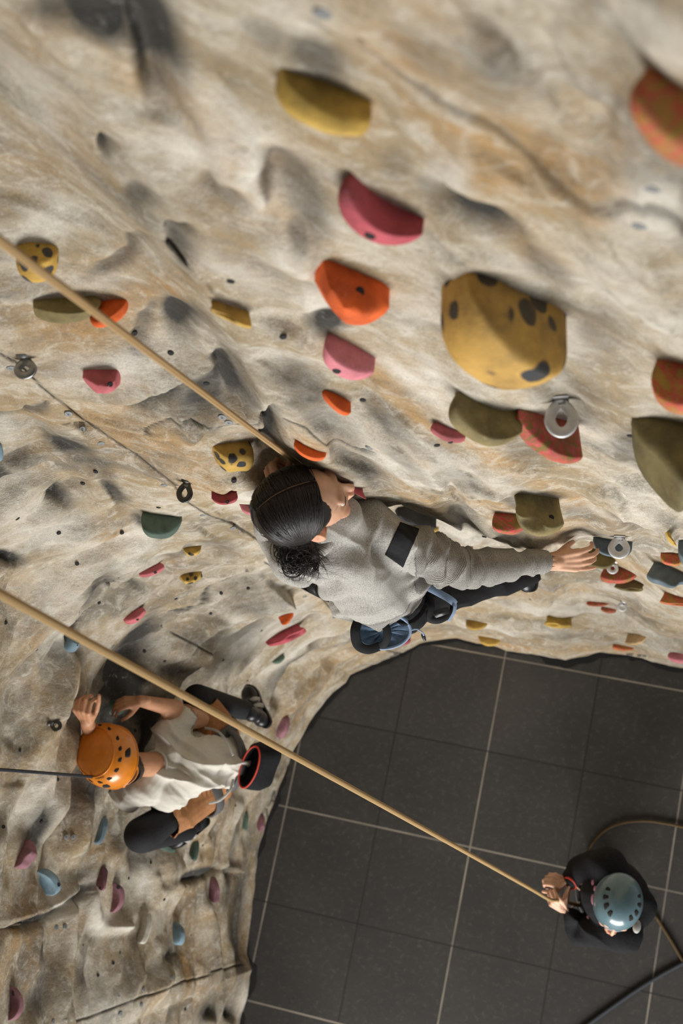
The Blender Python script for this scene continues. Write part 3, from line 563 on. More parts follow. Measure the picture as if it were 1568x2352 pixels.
# ------------------------------------------------------------------ climbing holds
def hold_mat(name, base, dirt, pattern=None, c2=None, c3=None, rough=.72):
    m, t, b = nt(name); L = t.links.new
    tc = N(t, 'ShaderNodeTexCoord').outputs['Generated']; ob = N(t, 'ShaderNodeTexCoord').outputs['Object']
    info = N(t, 'ShaderNodeObjectInfo')
    add = N(t, 'ShaderNodeVectorMath', operation='ADD'); L(ob, add.inputs[0]); 
    sc = N(t, 'ShaderNodeVectorMath', operation='SCALE'); L(info.outputs['Random'], sc.inputs['Scale']); sc.inputs[0].default_value = (7, 3, 5); L(sc.outputs[0], add.inputs[1])
    v = add.outputs[0]
    def nz(s, d=6, r=.6, dist=0):
        x = N(t, 'ShaderNodeTexNoise', i_Scale=s, i_Detail=float(d), i_Roughness=r, i_Distortion=dist); L(v, x.inputs['Vector']); return x.outputs[0]
    c = mixc(t, ramp(t, nz(14), [(.35, (0, 0, 0)), (.65, (1, 1, 1))]), base, tuple(min(1, k*1.25+.01) for k in base))
    if pattern == 'spots':
        vo = N(t, 'ShaderNodeTexVoronoi', i_Scale=c3 or 1.0); vo.inputs['Randomness'].default_value = .75
        w = N(t, 'ShaderNodeVectorMath', operation='ADD'); L(ob, w.inputs[0])
        nn = N(t, 'ShaderNodeTexNoise', i_Scale=40.0); L(ob, nn.inputs['Vector'])
        s2 = N(t, 'ShaderNodeVectorMath', operation='SCALE'); L(nn.outputs['Color'], s2.inputs[0]); s2.inputs['Scale'].default_value = .012; L(s2.outputs[0], w.inputs[1]); L(w.outputs[0], vo.inputs['Vector'])
        c = mixc(t, ramp(t, vo.outputs['Distance'], [(.34, (1, 1, 1)), (.40, (0, 0, 0))]), c, c2)
    if pattern == 'swirl':
        n1 = nz(13, 3, .5, 3.0)
        c = ramp(t, n1, [(.36, base), (.42, c2), (.48, c3), (.54, base), (.58, c2), (.66, c2)])
    fd = math_(t, 'MULTIPLY', ramp(t, nz(9, 8, .7), [(.42, (0, 0, 0)), (.68, (1, 1, 1))]), .75)
    c = mixc(t, fd, c, dirt)
    ch = ramp(t, nz(22, 8, .75), [(.62, (0, 0, 0)), (.78, (1, 1, 1))])
    c = mixc(t, math_(t, 'MULTIPLY', ch, .35), c, srgb(205, 198, 186))
    L(c, b.inputs['Base Color']); b.inputs['Roughness'].default_value = rough; b.inputs['Specular IOR Level'].default_value = .3
    bp = N(t, 'ShaderNodeBump', i_Strength=.8, i_Distance=.0015); L(nz(170, 5, .7), bp.inputs['Height']); L(bp.outputs[0], b.inputs['Normal'])
    return m
HM = dict(
 pink=hold_mat('pink_resin', srgb(186, 98, 104), srgb(120, 66, 66)),
 crimson=hold_mat('crimson_resin', srgb(176, 76, 86), srgb(92, 48, 50)),
 lpink=hold_mat('pale_pink_resin', srgb(204, 122, 132), srgb(126, 78, 80)),
 orange=hold_mat('orange_resin', srgb(224, 98, 34), srgb(150, 62, 28)),
 yellow=hold_mat('yellow_resin', srgb(190, 154, 74), srgb(96, 80, 48)),
 mustard=hold_mat('mustard_resin', srgb(192, 158, 74), srgb(58, 54, 40)),
 spots=hold_mat('spotted_yellow_resin', srgb(190, 150, 74), srgb(112, 92, 58), 'spots', srgb(52, 55, 58), 17.0),
 spotm=hold_mat('spotted_yellow_resin_medium', srgb(200, 160, 74), srgb(110, 88, 50), 'spots', srgb(62, 64, 68), 34.0),
 spotf=hold_mat('spotted_yellow_resin_fine', srgb(190, 154, 74), srgb(110, 88, 50), 'spots', srgb(50, 52, 54), 30.0),
 olive=hold_mat('olive_resin', srgb(134, 120, 76), srgb(76, 70, 50)),
 dolive=hold_mat('dark_olive_resin', srgb(112, 102, 64), srgb(66, 60, 44)),
 dye=hold_mat('tie_dye_resin', srgb(196, 78, 72), srgb(104, 66, 48), 'swirl', srgb(138, 112, 54), srgb(206, 92, 96)),
 dyeo=hold_mat('tie_dye_orange_resin', srgb(204, 102, 60), srgb(120, 80, 50), 'swirl', srgb(176, 140, 66), srgb(210, 90, 84)),
 green=hold_mat('green_resin', srgb(84, 104, 92), srgb(52, 62, 56)),
 blue=hold_mat('blue_resin', srgb(126, 152, 166), srgb(84, 98, 106)),
 bluegrey=hold_mat('blue_grey_resin', srgb(98, 112, 120), srgb(62, 68, 72)),
 mauve=hold_mat('mauve_resin', srgb(142, 100, 108), srgb(80, 54, 60)),
 white=hold_mat('white_resin', srgb(208, 204, 192), srgb(130, 122, 108)),
 black=hold_mat('black_resin', srgb(38, 38, 40), srgb(30, 30, 30)),
 cream=hold_mat('cream_resin', srgb(206, 176, 130), srgb(120, 96, 66)),
)
M_hole = simple('dark_recess', srgb(30, 29, 28), .9)
M_steel = simple('worn_steel', srgb(150, 150, 148), .38, 1.0, .0006, 300, .15)
M_steeld = simple('dark_steel', srgb(86, 86, 84), .42, 1.0, .0006, 300, .15)
M_zinc = simple('zinc_plate', srgb(128, 130, 130), .6, .3, .0005, 300, .1)
_P0 = wall_xyz(D0)[::3, ::3]; _n, _m = _P0.shape[:2]; _idx = np.arange(_n*_m).reshape(_n, _m)
BV0 = BVHTree.FromPolygons(_P0.reshape(-1, 3).tolist(), np.stack([_idx[:-1, :-1], _idx[:-1, 1:], _idx[1:, 1:], _idx[1:, :-1]], -1).reshape(-1, 4).tolist())
def wall_frame(x, y, r=14):
    """point, outward normal, horizontal tangent, downhill tangent of the wall behind a pixel"""
    p, n = hit(x, y)
    if p is None:
        l, nn, i, d = BV0.ray_cast(CAMP, ray(x, y)); p, n = (l, nn) if l else (at(x, y, .5), Vector((0, -1, 0)))
    n = snormal(x, y, r)
    q, n0, i, d = BV0.find_nearest(p)
    if n0.dot(CAMP-p) < 0: n0 = -n0
    radial = Vector((-p.x, -p.y, 0)).normalized()
    if n0.dot(radial) < 0: n0 = -n0
    n = (n*.45+n0*.8+radial*.15).normalized()
    t = n.cross(Vector((0, 0, 1))).normalized(); u = t.cross(n).normalized()
    if u.z < 0: u = -u
    return p, n, t, u
def ray_plane(x, y, p, n):
    d = ray(x, y); k = d.dot(n)
    if abs(k) < .08: k = -.08
    return CAMP+d*((p-CAMP).dot(n)/k)
def dome_shape(kind, sd, nr=18, na=44):
    """unit hold: x across (+-1), y up the wall, z out of the wall"""
    r_ = random.Random(sd); V = []; 
    ph = [r_.uniform(0, 6.3) for _ in range(8)]
    for i in range(nr+1):
        r = math.sin(i/nr*math.pi/2)**.9 if kind != 'wedge' else i/nr
        for j in range(na):
            a = 2*math.pi*j/na; c, s = math.cos(a), math.sin(a)
            ex = {'bar': .55, 'block': .55}.get(kind, .78)
            x = math.copysign(abs(c)**ex, c); y = math.copysign(abs(s)**ex, s)
            y *= (.30 if s > 0 else 1.15)
            if kind == 'wedge':                       # few straight sides
                k = 5; seg = 2*math.pi/k; aa = (a+ph[0]) % seg-seg/2; f = math.cos(seg/2)/math.cos(aa); x *= .6+.4*f; y *= .55+.45*f
            wob = 1+.06*math.sin(2*a+ph[1])+.04*math.sin(3*a+ph[2])
            X = x*r*wob; Y = y*r*wob
            if kind == 'crescent': Y -= .55*(1-X*X)-.30
            if kind == 'tear': X *= 1-.35*Y; 
            if kind == 'wedge': z = min(1, (1-r)*1.9)*.62+.38*(1-r)
            elif kind in ('bar', 'block'): z = (1-r**3.5)**.5
            else: z = max(0, 1-r**2.3)**.55
            if kind == 'crescent': z *= .78+.22*X*X*1.0
            if kind == 'jug' or kind == 'bar':
                z -= .55*math.exp(-((X/.55)**2+((Y-.08)/.28)**2))      # scooped finger pocket on top
            if kind == 'block': z *= 1+.07*math.sin(5*X+ph[3])+.07*math.sin(6*Y+ph[4])
            if kind == 'twin': z *= .75+.35*math.cos(3.1*X+.4)**2; 
            z *= 1+.05*math.sin(3*X+ph[5])+.05*math.sin(4*Y+ph[6])
            V.append((X, Y, z))
    F_ = []
    for i in range(nr):
        for j in range(na):
            F_.append((i*na+j, (i+1)*na+j, (i+1)*na+(j+1) % na, i*na+(j+1) % na))
    # skirt into the wall
    b0 = nr*na; k0 = len(V)
    for j in range(na):
        x, y, z = V[b0+j]; V.append((x*.98, y*.98, -.5))
    for j in range(na): F_.append((b0+j, k0+j, k0+(j+1) % na, b0+(j+1) % na))
    return V, F_
HOLDN = 0
def hold(A, B, T, col, kind, label, out=.75, up=.55, hole=True, group=None, z_off=0):
    global HOLDN; HOLDN += 1
    mx, my = (A[0]+B[0])/2, (A[1]+B[1])/2
    p, nw, t, u = wall_frame(mx, my)
    n = (nw+(CAMP-p).normalized()*.42).normalized()
    A3 = ray_plane(*A, p, n); B3 = ray_plane(*B, p, n)
    X = (B3-A3)
    lim = (p-CAMP).length*math.hypot(B[0]-A[0], B[1]-A[1])/F
    W = min(X.length, lim*1.9)
    X = X.normalized(); 
    q1 = Vector((-(B[1]-A[1]), B[0]-A[0], 0)).normalized()
    if (T[0]-mx)*q1.x+(T[1]-my)*q1.y > 0: q1 = -q1
    Y = (ray_plane(mx+q1.x*6, my+q1.y*6, p, n)-p).normalized()
    V, F_ = dome_shape(kind, HOLDN*13+5)
    e = Vector((T[0]-mx, T[1]-my)); el = e.length; e.normalize()
    tx, ty = -e.y, e.x
    ez = Vector((e.x, e.y))
    off = Vector((0, 0, 0))
    def place(s, sk):
        hh, pp = s*up, s*out
        out_ = []
        for (x, y, z) in V:
            zz = z if z >= 0 else z*.3
            q = p + off + X*(x*W/2+sk*max(z, 0)*s) + Y*((y-.42)*hh) + (n*(zz*pp) if z >= 0 else -nw*(.012+.22*W))
            out_.append(q)
        return out_
    def ext(P):
        m = -1e9; mp = None
        for q in P:
            a, b = proj(q); v = (a-mx)*ez.x+(b-my)*ez.y
            if v > m: m = v; mp = (a, b)
        return m, mp
    sk = 0.0
    Vs = V; 
    for it in range(5):
        lo, hi = W*.08, W*2.0
        for _ in range(9):
            s = (lo+hi)/2
            if ext(place(s, sk))[0] > el: hi = s
            else: lo = s
        m, mp = ext(place(s, sk))
        # lateral error -> skew
        lat = (T[0]-mp[0])*tx+(T[1]-mp[1])*ty
        ax = proj(p+X*.01)[0]-proj(p)[0], proj(p+X*.01)[1]-proj(p)[1]
        per = (ax[0]*tx+ax[1]*ty)/.01
        if abs(per) > 1: sk = max(-.6, min(.6, sk+.8*lat/per/max(s, 1e-3)))
        # the silhouette spans A..B
        ux, uy = (B[0]-A[0]), (B[1]-A[1]); ul = math.hypot(ux, uy); ux /= ul; uy /= ul
        pr = [((a-A[0])*ux+(b-A[1])*uy) for a, b in (proj(q) for q in place(s, sk))]
        lo_, hi_ = min(pr), max(pr); kx = abs(ax[0]*ux+ax[1]*uy)/.01; sg = 1 if ax[0]*ux+ax[1]*uy > 0 else -1
        W *= max(.6, min(1.5, ul/max(1, hi_-lo_)))
        off = off + X*(sg*(ul/2-(lo_+hi_)/2)/max(kx, 50))
    P = place(s, sk)
    # squash / stretch sideways to the line of sight so that height and width agree with what shows
    rx_, ry_ = (B[0]-A[0])/ul, (B[1]-A[1])/ul
    va = (ray(mx+rx_*10, my+ry_*10)-ray(mx-rx_*10, my-ry_*10)); dd = (p-CAMP).length; va = va*(dd/20)          # metres per pixel along A-B
    px2, py2 = -ry_, rx_
    if (T[0]-mx)*px2+(T[1]-my)*py2 < 0: px2, py2 = -px2, -py2
    vb = (ray(mx+px2*10, my+py2*10)-ray(mx-px2*10, my-py2*10))*(dd/20)
    nb_ = 18*44+44
    bT = ((T[0]-A[0])*px2+(T[1]-A[1])*py2)
    for _ in range(2):
        Q = [proj(q) for q in P[:nb_]]
        aa = [(a-A[0])*rx_+(b-A[1])*ry_ for a, b in Q]; bb = [(a-A[0])*px2+(b-A[1])*py2 for a, b in Q]
        a0, a1, b0, b1 = min(aa), max(aa), min(bb), max(bb)
        sa = max(.5, min(2.0, ul/(a1-a0))); sb = max(.45, min(2.4, (bT*1.04)/(b1-b0)))
        ac_, bc_ = (a0+a1)/2, (b0+b1)/2
        for i, q in enumerate(P):
            a_, b_ = proj(q); al = (a_-A[0])*rx_+(b_-A[1])*ry_; be = (a_-A[0])*px2+(b_-A[1])*py2
            P[i] = q+va*(ul/2+(al-ac_)*sa-al)+vb*((bT*.5-.01*bT)+(be-bc_)*sb-be)
    # bring it out of the bumps of the wall until its face is clear
    view = (CAMP-p).normalized(); sh = 0.0
    for _ in range(30):
        hid = 0; tot = 0
        for i in [r_*44+j_ for r_ in (8, 12, 15, 17) for j_ in range(0, 44, 2)]:
            q = P[i]+view*sh; l, nn, k_, d_ = BV.ray_cast(CAMP, (q-CAMP).normalized())
            tot += 1
            if l is not None and d_ < (q-CAMP).length-.001: hid += 1
        if hid <= tot*.03: break
        sh += .005
    P = [q+view*sh for q in P]
    for j in range(44): P[nb_+j] = P[18*44+j]-nw*(.012+.20*W+sh*1.0)-view*sh*.4
    cen = p.copy()
    P = [q-cen for q in P]
    o = mesh_obj('climbing_hold', P, F_, HM[col], smooth=(kind != 'wedge'), label=label, cat='climbing hold', group=group or 'climbing holds bolted to the wall')
    o.location = cen
    if kind == 'wedge':
        o.data.polygons.foreach_set('use_smooth', [True]*len(o.data.polygons))
    if hole:
        hp = hole if isinstance(hole, tuple) else (mx+(T[0]-mx)*.62, my+(T[1]-my)*.62)
        bv = BVHTree.FromPolygons([tuple(q+cen) for q in P], F_)
        l, nn, i, d = bv.ray_cast(CAMP, ray(*hp))
        if l:
            if nn.dot(ray(*hp)) > 0: nn = -nn
            nn = (nn*.6+n*.5).normalized()
            rad = min(.0075, W*.07)
            h = socket('bolt_hole', l-cen+nn*.0006, nn, rad, M_hole, o)
    return o
def socket(name, loc, n, rad, mat, parent, cup=True):
    """shallow dark bolt recess with a rounded lip"""
    t = n.orthogonal().normalized(); u = n.cross(t)
    V = []; F_ = []; K = 14
    for r, z in ((1.12, -.3), (1.0, .05), (.85, .03), (.0, .0)):
        for j in range(K):
            a = 2*math.pi*j/K; V.append(loc+(t*math.cos(a)+u*math.sin(a))*rad*r+n*rad*z)
    for i in range(3):
        for j in range(K): F_.append((i*K+j, i*K+(j+1) % K, (i+1)*K+(j+1) % K, (i+1)*K+j))
    o = mesh_obj(name, V, F_, mat)
    o.parent = parent
    return o
for h_ in HOLDS:
    hold(*h_)
# threaded bolt holes and panel screws belong to the wall
def on_wall(x, y):
    p, n, t, u = wall_frame(x, y, 5)
    l, nn, i, d = BV.ray_cast(CAMP, ray(x, y))
    if l is None: return None
    if nn.dot(ray(x, y)) > 0: nn = -nn
    w_ = wall_left if math.degrees(math.atan2(p.y, -p.x)) < 40.2 else wall_right
    return l, (n*.5+nn*.5).normalized(), w_
for x, y in [(308, 765), (474, 880), (392, 810), (530, 645), (650, 773), (833, 918), (220, 1083), (190, 1110), (135, 1224), (40, 1191), (280, 1224), (177, 1295), (228, 1385), (13, 1430), (83, 1491), (404, 1375), (332, 1496),
             (378, 1518), (484, 1409), (508, 1363), (570, 1352), (537, 1104), (364, 1165), (1112, 1232), (1218, 1377), (46, 1723), (8, 1899), (95, 1888), (309, 1799), (567, 1562), (585, 1586), (346, 1981), (295, 2017), (377, 2066), (276, 2188),
             (260, 2212), (225, 2240), (192, 2170), (439, 2148), (465, 1941), (425, 2318), (1003, 1022), (1447, 1000), (500, 2200), (512, 1516), (133, 1790), (310, 1678), (540, 1850), (600, 1448), (450, 1625)]:
    r_ = on_wall(x, y)
    if r_: socket('bolt_hole', r_[0]+r_[1]*.002, r_[1], .0062, M_hole, r_[2])
def screw(x, y, rad=.0095):
    r_ = on_wall(x, y)
    if not r_: return
    l, n, w_ = r_
    t = n.orthogonal().normalized(); u = n.cross(t); V = []; F_ = []; K = 20
    for r, z in ((1.0, -.3), (1.0, .12), (.9, .2), (.52, .2), (.45, .12), (.40, .30), (.22, .30), (.2, -.1), (0, -.1)):
        for j in range(K):
            a = 2*math.pi*j/K; V.append(l+(t*math.cos(a)+u*math.sin(a))*rad*r+n*rad*z)
    for i in range(8):
        for j in range(K): F_.append((i*K+j, i*K+(j+1) % K, (i+1)*K+(j+1) % K, (i+1)*K+j))
    o = mesh_obj('screw', V, F_, M_zinc); o.parent = w_
for x, y in [(157, 950), (188, 986), (232, 1018), (377, 1114), (466, 1183), (535, 1213), (25, 845), (510, 958), (525, 970), (848, 1028), (1495, 432), (1468, 518), (152, 1922), (168, 1922), (130, 2130), (150, 2128), (100, 2348), (122, 2346),
             (258, 1485), (270, 1490), (277, 2328), (325, 2308), (330, 2272), (273, 2285), (395, 2245), (392, 2275), (700, 1370), (768, 1418), (550, 1312), (740, 30)]:
    screw(x, y)
# steel rings: (wall pixel, tip pixel, half width px)
def ring(W_, T, hw, mat, label, group=None):
    p, n, t, u = wall_frame(*W_)
    nh = Vector((n.x, n.y, 0)).normalized()
    th = Vector((0, 0, 1)).cross(nh).normalized()
    # depth of the ring so that its outer edge shows at T
    lo, hi = .01, .3
    ex = Vector((T[0]-W_[0], T[1]-W_[1])); el = ex.length; ex.normalize()
    for _ in range(20):
        m_ = (lo+hi)/2; a, b = proj(p+nh*m_-Vector((0, 0, .01)))
        if (a-W_[0])*ex.x+(b-W_[1])*ex.y > el: hi = m_
        else: lo = m_
    Ln = min(m_, .12); a, b = proj(p+th*.01); a0, b0 = proj(p); half = .01*hw/max(1e-3, math.hypot(a-a0, b-b0))
    root = empty('anchor_ring', p, label=label, cat='anchor ring', group=group or 'anchor rings bolted to the wall')
    tilt = .15
    axn = (nh-Vector((0, 0, tilt))).normalized(); nrm = th.cross(axn).normalized()
    K, J = 40, 12; V = []; F_ = []; rr = half*.33
    cen = axn*(Ln*.5); 
    for i in range(K):
        a = 2*math.pi*i/K; c, s = math.cos(a), math.sin(a)
        wdt = (half-rr)*(1.0-.32*(-c if c < 0 else 0)); q = cen+axn*((Ln*.5-rr)*c)+th*(wdt*s)
        tan = (axn*(-(Ln*.5-rr)*s)+th*(wdt*c)).normalized(); bn = tan.cross(nrm).normalized()
        for j in range(J):
            b = 2*math.pi*j/J
            V.append(q+bn*(rr*math.copysign(abs(math.cos(b))**.6, math.cos(b)))+nrm*(rr*.62*math.copysign(abs(math.sin(b))**.6, math.sin(b))))
    for i in range(K):
        for j in range(J): F_.append((i*J+j, i*J+(j+1) % J, ((i+1) % K)*J+(j+1) % J, ((i+1) % K)*J+j))
    def kid(name, V, F_, m):
        o = mesh_obj(name, V, F_, m); o.parent = root; return o
    kid('ring', V, F_, mat)
    bm = bmesh.new(); bmesh.ops.create_cube(bm, size=1)
    for v in bm.verts: v.co = th*(v.co.x*half*.9)+n*(v.co.z*.006+.0)+u*(v.co.y*half*1.5)
    bmesh.ops.bevel(bm, geom=bm.edges[:], offset=.0015, segments=2, affect='EDGES')
    o = bm_obj('plate', bm, mat, None); o.parent = root
    V = []; F_ = []; K = 6; R0 = half*.42
    for r, z in ((1, 0), (1, .8), (.85, 1.0), (0, 1.0)):
        for j in range(K):
            a = 2*math.pi*j/K; V.append((th*math.cos(a)+u*math.sin(a))*R0*r+n*(R0*z+.002)-u*half*.2+th*half*.1)
    for i in range(3):
        for j in range(K): F_.append((i*K+j, i*K+(j+1) % K, (i+1)*K+(j+1) % K, (i+1)*K+j))
    o = mesh_obj('bolt', V, F_, M_zinc, smooth=False); o.parent = root
    return root
M_alu = simple('silver_alloy', srgb(212, 212, 212), .45, .35, .0005, 200, .12)
ring((56, 823), (70, 871), 27, M_steel, 'grey steel ring bolted to the panel joint at the left edge')
ring((428, 1108), (443, 1148), 19, M_steeld, 'dark steel ring on the panel joint left of the woman\'s head')
ring((1285, 915), (1292, 1007), 40, M_alu, 'large silver ring under the huge spotted yellow hold')
ring((1422, 1232), (1432, 1282), 26, M_alu, 'silver ring beyond the woman\'s fingers')
ring((1412, 1292), (1414, 1317), 14, M_alu, 'small silver ring directly below the blue-grey hold')
ring((1432, 1384), (1436, 1402), 12, M_alu, 'tiny silver ring low on the right wall')
ring((116, 1662), (142, 1674), 14, M_steeld, 'dark steel ring left of the boy\'s raised hand')
# ------------------------------------------------------------------ figures: toolkit
def cam_vec(x, y, z):
    """direction given as right / up / towards-camera at the frame centre"""
    return (R @ Vector((x, y, z))).normalized()
def J(x, y, Z): return at(x, y, H-Z)
def add_capsule(bm, p0, r0, p1, r1, seg=20, rings=6):
    ax = p1-p0; L = ax.length
    if L < 1e-6: ax = Vector((0, 0, 1)); L = 1e-6
    z = ax/L; x = z.orthogonal().normalized(); y = z.cross(x)
    rows = []
    for i in range(rings+1):
        a = -math.pi/2+math.pi/2*i/rings; rows.append((p0+z*(r0*math.sin(a)), r0*math.cos(a)))
    for i in range(rings+1):
        a = math.pi/2*i/rings; rows.append((p1+z*(r1*math.sin(a)), r1*math.cos(a)))
    prev = None
    bot = bm.verts.new(rows[0][0]); top = bm.verts.new(rows[-1][0])
    for c, r in rows[1:-1]:
        ring = [bm.verts.new(c+(x*math.cos(2*math.pi*j/seg)+y*math.sin(2*math.pi*j/seg))*r) for j in range(seg)]
        if prev is None:
            for j in range(seg): bm.faces.new((bot, ring[(j+1) % seg], ring[j]))
        else:
            for j in range(seg): bm.faces.new((prev[j], prev[(j+1) % seg], ring[(j+1) % seg], ring[j]))
        prev = ring
    for j in range(seg): bm.faces.new((prev[j], prev[(j+1) % seg], top))
def add_ell(bm, c, rad, M3=None, seg=28, rings=18):
    V = []
    for i in range(1, rings):
        a = math.pi*i/rings
        V.append([Vector((math.sin(a)*math.cos(2*math.pi*j/seg)*rad[0], math.sin(a)*math.sin(2*math.pi*j/seg)*rad[1], math.cos(a)*rad[2])) for j in range(seg)])
    f = lambda v: c+(M3 @ v if M3 else v)
    t = bm.verts.new(f(Vector((0, 0, rad[2])))); b = bm.verts.new(f(Vector((0, 0, -rad[2]))))
    rows = [[bm.verts.new(f(v)) for v in row] for row in V]
    for j in range(seg):
        bm.faces.new((t, rows[0][j], rows[0][(j+1) % seg])); bm.faces.new((b, rows[-1][(j+1) % seg], rows[-1][j]))
    for a, d in zip(rows, rows[1:]):
        for j in range(seg): bm.faces.new((a[j], d[j], d[(j+1) % seg], a[(j+1) % seg]))
def chain(bm, pts):
    for (p0, r0), (p1, r1) in zip(pts, pts[1:]): add_capsule(bm, p0, r0, p1, r1)
def fuse(bm, voxel, smooth=6):
    """weld overlapping volumes into one continuous skin -> (verts Nx3, faces)"""
    me = bpy.data.meshes.new('tmp'); bm.to_mesh(me); bm.free()
    o = bpy.data.objects.new('tmp', me); COL.objects.link(o)
    m = o.modifiers.new('r', 'REMESH'); m.mode = 'VOXEL'; m.voxel_size = voxel; m.use_smooth_shade = True
    if smooth:
        s = o.modifiers.new('s', 'SMOOTH'); s.factor = .5; s.iterations = smooth
    dg = bpy.context.evaluated_depsgraph_get(); e = o.evaluated_get(dg); m2 = e.to_mesh()
    n = len(m2.vertices); co = np.zeros(n*3, dtype=np.float32); m2.vertices.foreach_get('co', co)
    nf = len(m2.polygons); ls = np.zeros(nf, np.int32); lt = np.zeros(nf, np.int32); m2.polygons.foreach_get('loop_start', ls); m2.polygons.foreach_get('loop_total', lt)
    li = np.zeros(len(m2.loops), np.int32); m2.loops.foreach_get('vertex_index', li)
    e.to_mesh_clear(); bpy.data.objects.remove(o); bpy.data.meshes.remove(me)
    q = lt == 4
    Fq = li[ls[q][:, None]+np.arange(4)]
    return co.reshape(-1, 3).astype(np.float64), Fq
def vnormals(V, Fq):
    a, b, c, d = (V[Fq[:, i]] for i in range(4))
    n = np.cross(c-a, d-b); N_ = np.zeros_like(V)
    for i in range(4): np.add.at(N_, Fq[:, i], n)
    return N_/(np.linalg.norm(N_, axis=1, keepdims=True)+1e-12)
def np_mesh(name, V, Fq, mat, parent, attrs=None, **k):
    me = bpy.data.meshes.new(name); L = np.array(parent.location) if parent and parent.type == 'EMPTY' else (np.array(parent.parent.location) if parent else np.zeros(3))
    me.vertices.add(len(V)); me.vertices.foreach_set('co', (V-L).astype(np.float32).ravel())
    me.loops.add(Fq.size); me.loops.foreach_set('vertex_index', Fq.astype(np.int32).ravel())
    me.polygons.add(len(Fq)); me.polygons.foreach_set('loop_start', np.arange(0, Fq.size, Fq.shape[1], dtype=np.int32)); me.polygons.foreach_set('use_smooth', np.ones(len(Fq), dtype=bool))
    me.update(calc_edges=True)
    for kk, v in (attrs or {}).items():
        a = me.attributes.new(kk, 'FLOAT', 'POINT'); a.data.foreach_set('value', v.astype(np.float32))
    me.materials.append(mat); o = bpy.data.objects.new(name, me); COL.objects.link(o); o.parent = parent
    return meta(o, **k)
def pmesh(name, verts, faces, mat, parent, smooth=True, **k):
    """mesh given in world coordinates under a thing or part"""
    root = parent if parent is None or parent.parent is None else parent.parent
    L = root.location if root else Vector()
    o = mesh_obj(name, [Vector(v)-L for v in verts], faces, mat, None, smooth, **k); o.parent = parent
    return o
def pbm(name, bm, mat, parent, smooth=True, **k):
    root = parent if parent is None or parent.parent is None else parent.parent
    if root: bmesh.ops.translate(bm, verts=bm.verts[:], vec=-root.location)
    o = bm_obj(name, bm, mat, None, smooth, **k); o.parent = parent
    return o
def catmull(pts, n=10, closed=False):
    P = [Vector(p) for p in pts]; out = []
    m = len(P)
    for i in range(m if closed else m-1):
        if closed: a, b, c, d = P[(i-1) % m], P[i], P[(i+1) % m], P[(i+2) % m]
        else: a, b, c, d = P[max(i-1, 0)], P[i], P[i+1], P[min(i+2, m-1)]
        for k in range(n):
            t = k/n; out.append(.5*((2*b)+(c-a)*t+(2*a-5*b+4*c-d)*t*t+(3*b-a-3*c+d)*t**3))
    if not closed: out.append(P[-1])
    return out
def tube(pts, rad, seg=10, closed=False, flat=1.0, nrm=None, radf=None):
    """(verts, faces, uv) of a tube; flat<1 squashes it into webbing across nrm"""
    V = []; F_ = []; UV = []; n = len(pts); up = None; dist = 0
    for i, p in enumerate(pts):
        a = pts[(i-1) % n] if (closed or i > 0) else p; b = pts[(i+1) % n] if (closed or i < n-1) else p
        t = (b-a).normalized() if (b-a).length > 1e-9 else Vector((0, 0, 1))
        if nrm is not None:
            nn = nrm(i) if callable(nrm) else nrm
            u = (nn-t*nn.dot(t)).normalized()
        else:
            u = t.orthogonal().normalized() if up is None else (up-t*up.dot(t)).normalized()
        up = u; w_ = t.cross(u)
        if i: dist += (p-pts[i-1]).length
        r = rad*(radf(i/(n-1)) if radf else 1)
        for j in range(seg):
            an = 2*math.pi*j/seg; c, s = math.cos(an), math.sin(an)
            if flat < 1: c = math.copysign(abs(c)**.5, c); s = math.copysign(abs(s)**.5, s)
            V.append(p+w_*(r*c)+u*(r*s*flat)); UV.append((j/seg, dist))
    m = n if closed else n-1
    for i in range(m):
        for j in range(seg):
            F_.append((i*seg+j, i*seg+(j+1) % seg, ((i+1) % n)*seg+(j+1) % seg, ((i+1) % n)*seg+j))
    if not closed:
        F_.append(tuple(range(seg))[::-1]); F_.append(tuple((n-1)*seg+j for j in range(seg)))
    return V, F_, UV
def strap(name, pts, wid, thick, mat, parent, nrm=None, closed=False, n=8, **k):
    P = catmull(pts, n, closed)
    V, F_, UV = tube(P, wid/2, 8, closed, thick/wid, nrm)
    return pmesh(name, V, F_, mat, parent, **k)
def cord(name, pts, rad, mat, parent, n=8, closed=False, **k):
    P = catmull(pts, n, closed); V, F_, UV = tube(P, rad, 8, closed)
    return pmesh(name, V, F_, mat, parent, **k)

def tuck(o, covers, depth=.007, reach=.05, skip=()):
    """keep a layer under the garment worn over it"""
    root = o.parent; L = np.array(root.location); n = len(o.data.vertices); co = np.zeros(n*3, np.float32); o.data.vertices.foreach_get('co', co); co = co.reshape(-1, 3).astype(np.float64)+L
    for cv in covers:
        m = len(cv.data.vertices); cc = np.zeros(m*3, np.float32); cv.data.vertices.foreach_get('co', cc); cc = cc.reshape(-1, 3)+L
        bv = BVHTree.FromPolygons(cc.tolist(), [tuple(p.vertices) for p in cv.data.polygons])
        lo, hi = cc.min(0)-.01, cc.max(0)+.01
        for i in np.nonzero(((co > lo) & (co < hi)).all(axis=1))[0]:
            q = Vector(co[i])
            if any((q-c_).length < r_ for c_, r_ in skip): continue
            l, nn, k_, d_ = bv.find_nearest(q, reach)
            if l is None: continue
            sd = (q-l).dot(nn)
            if sd > -depth and abs(sd) > .6*d_: co[i] = np.array(l-nn*depth)
    o.data.vertices.foreach_set('co', (co-L).astype(np.float32).ravel()); o.data.update()
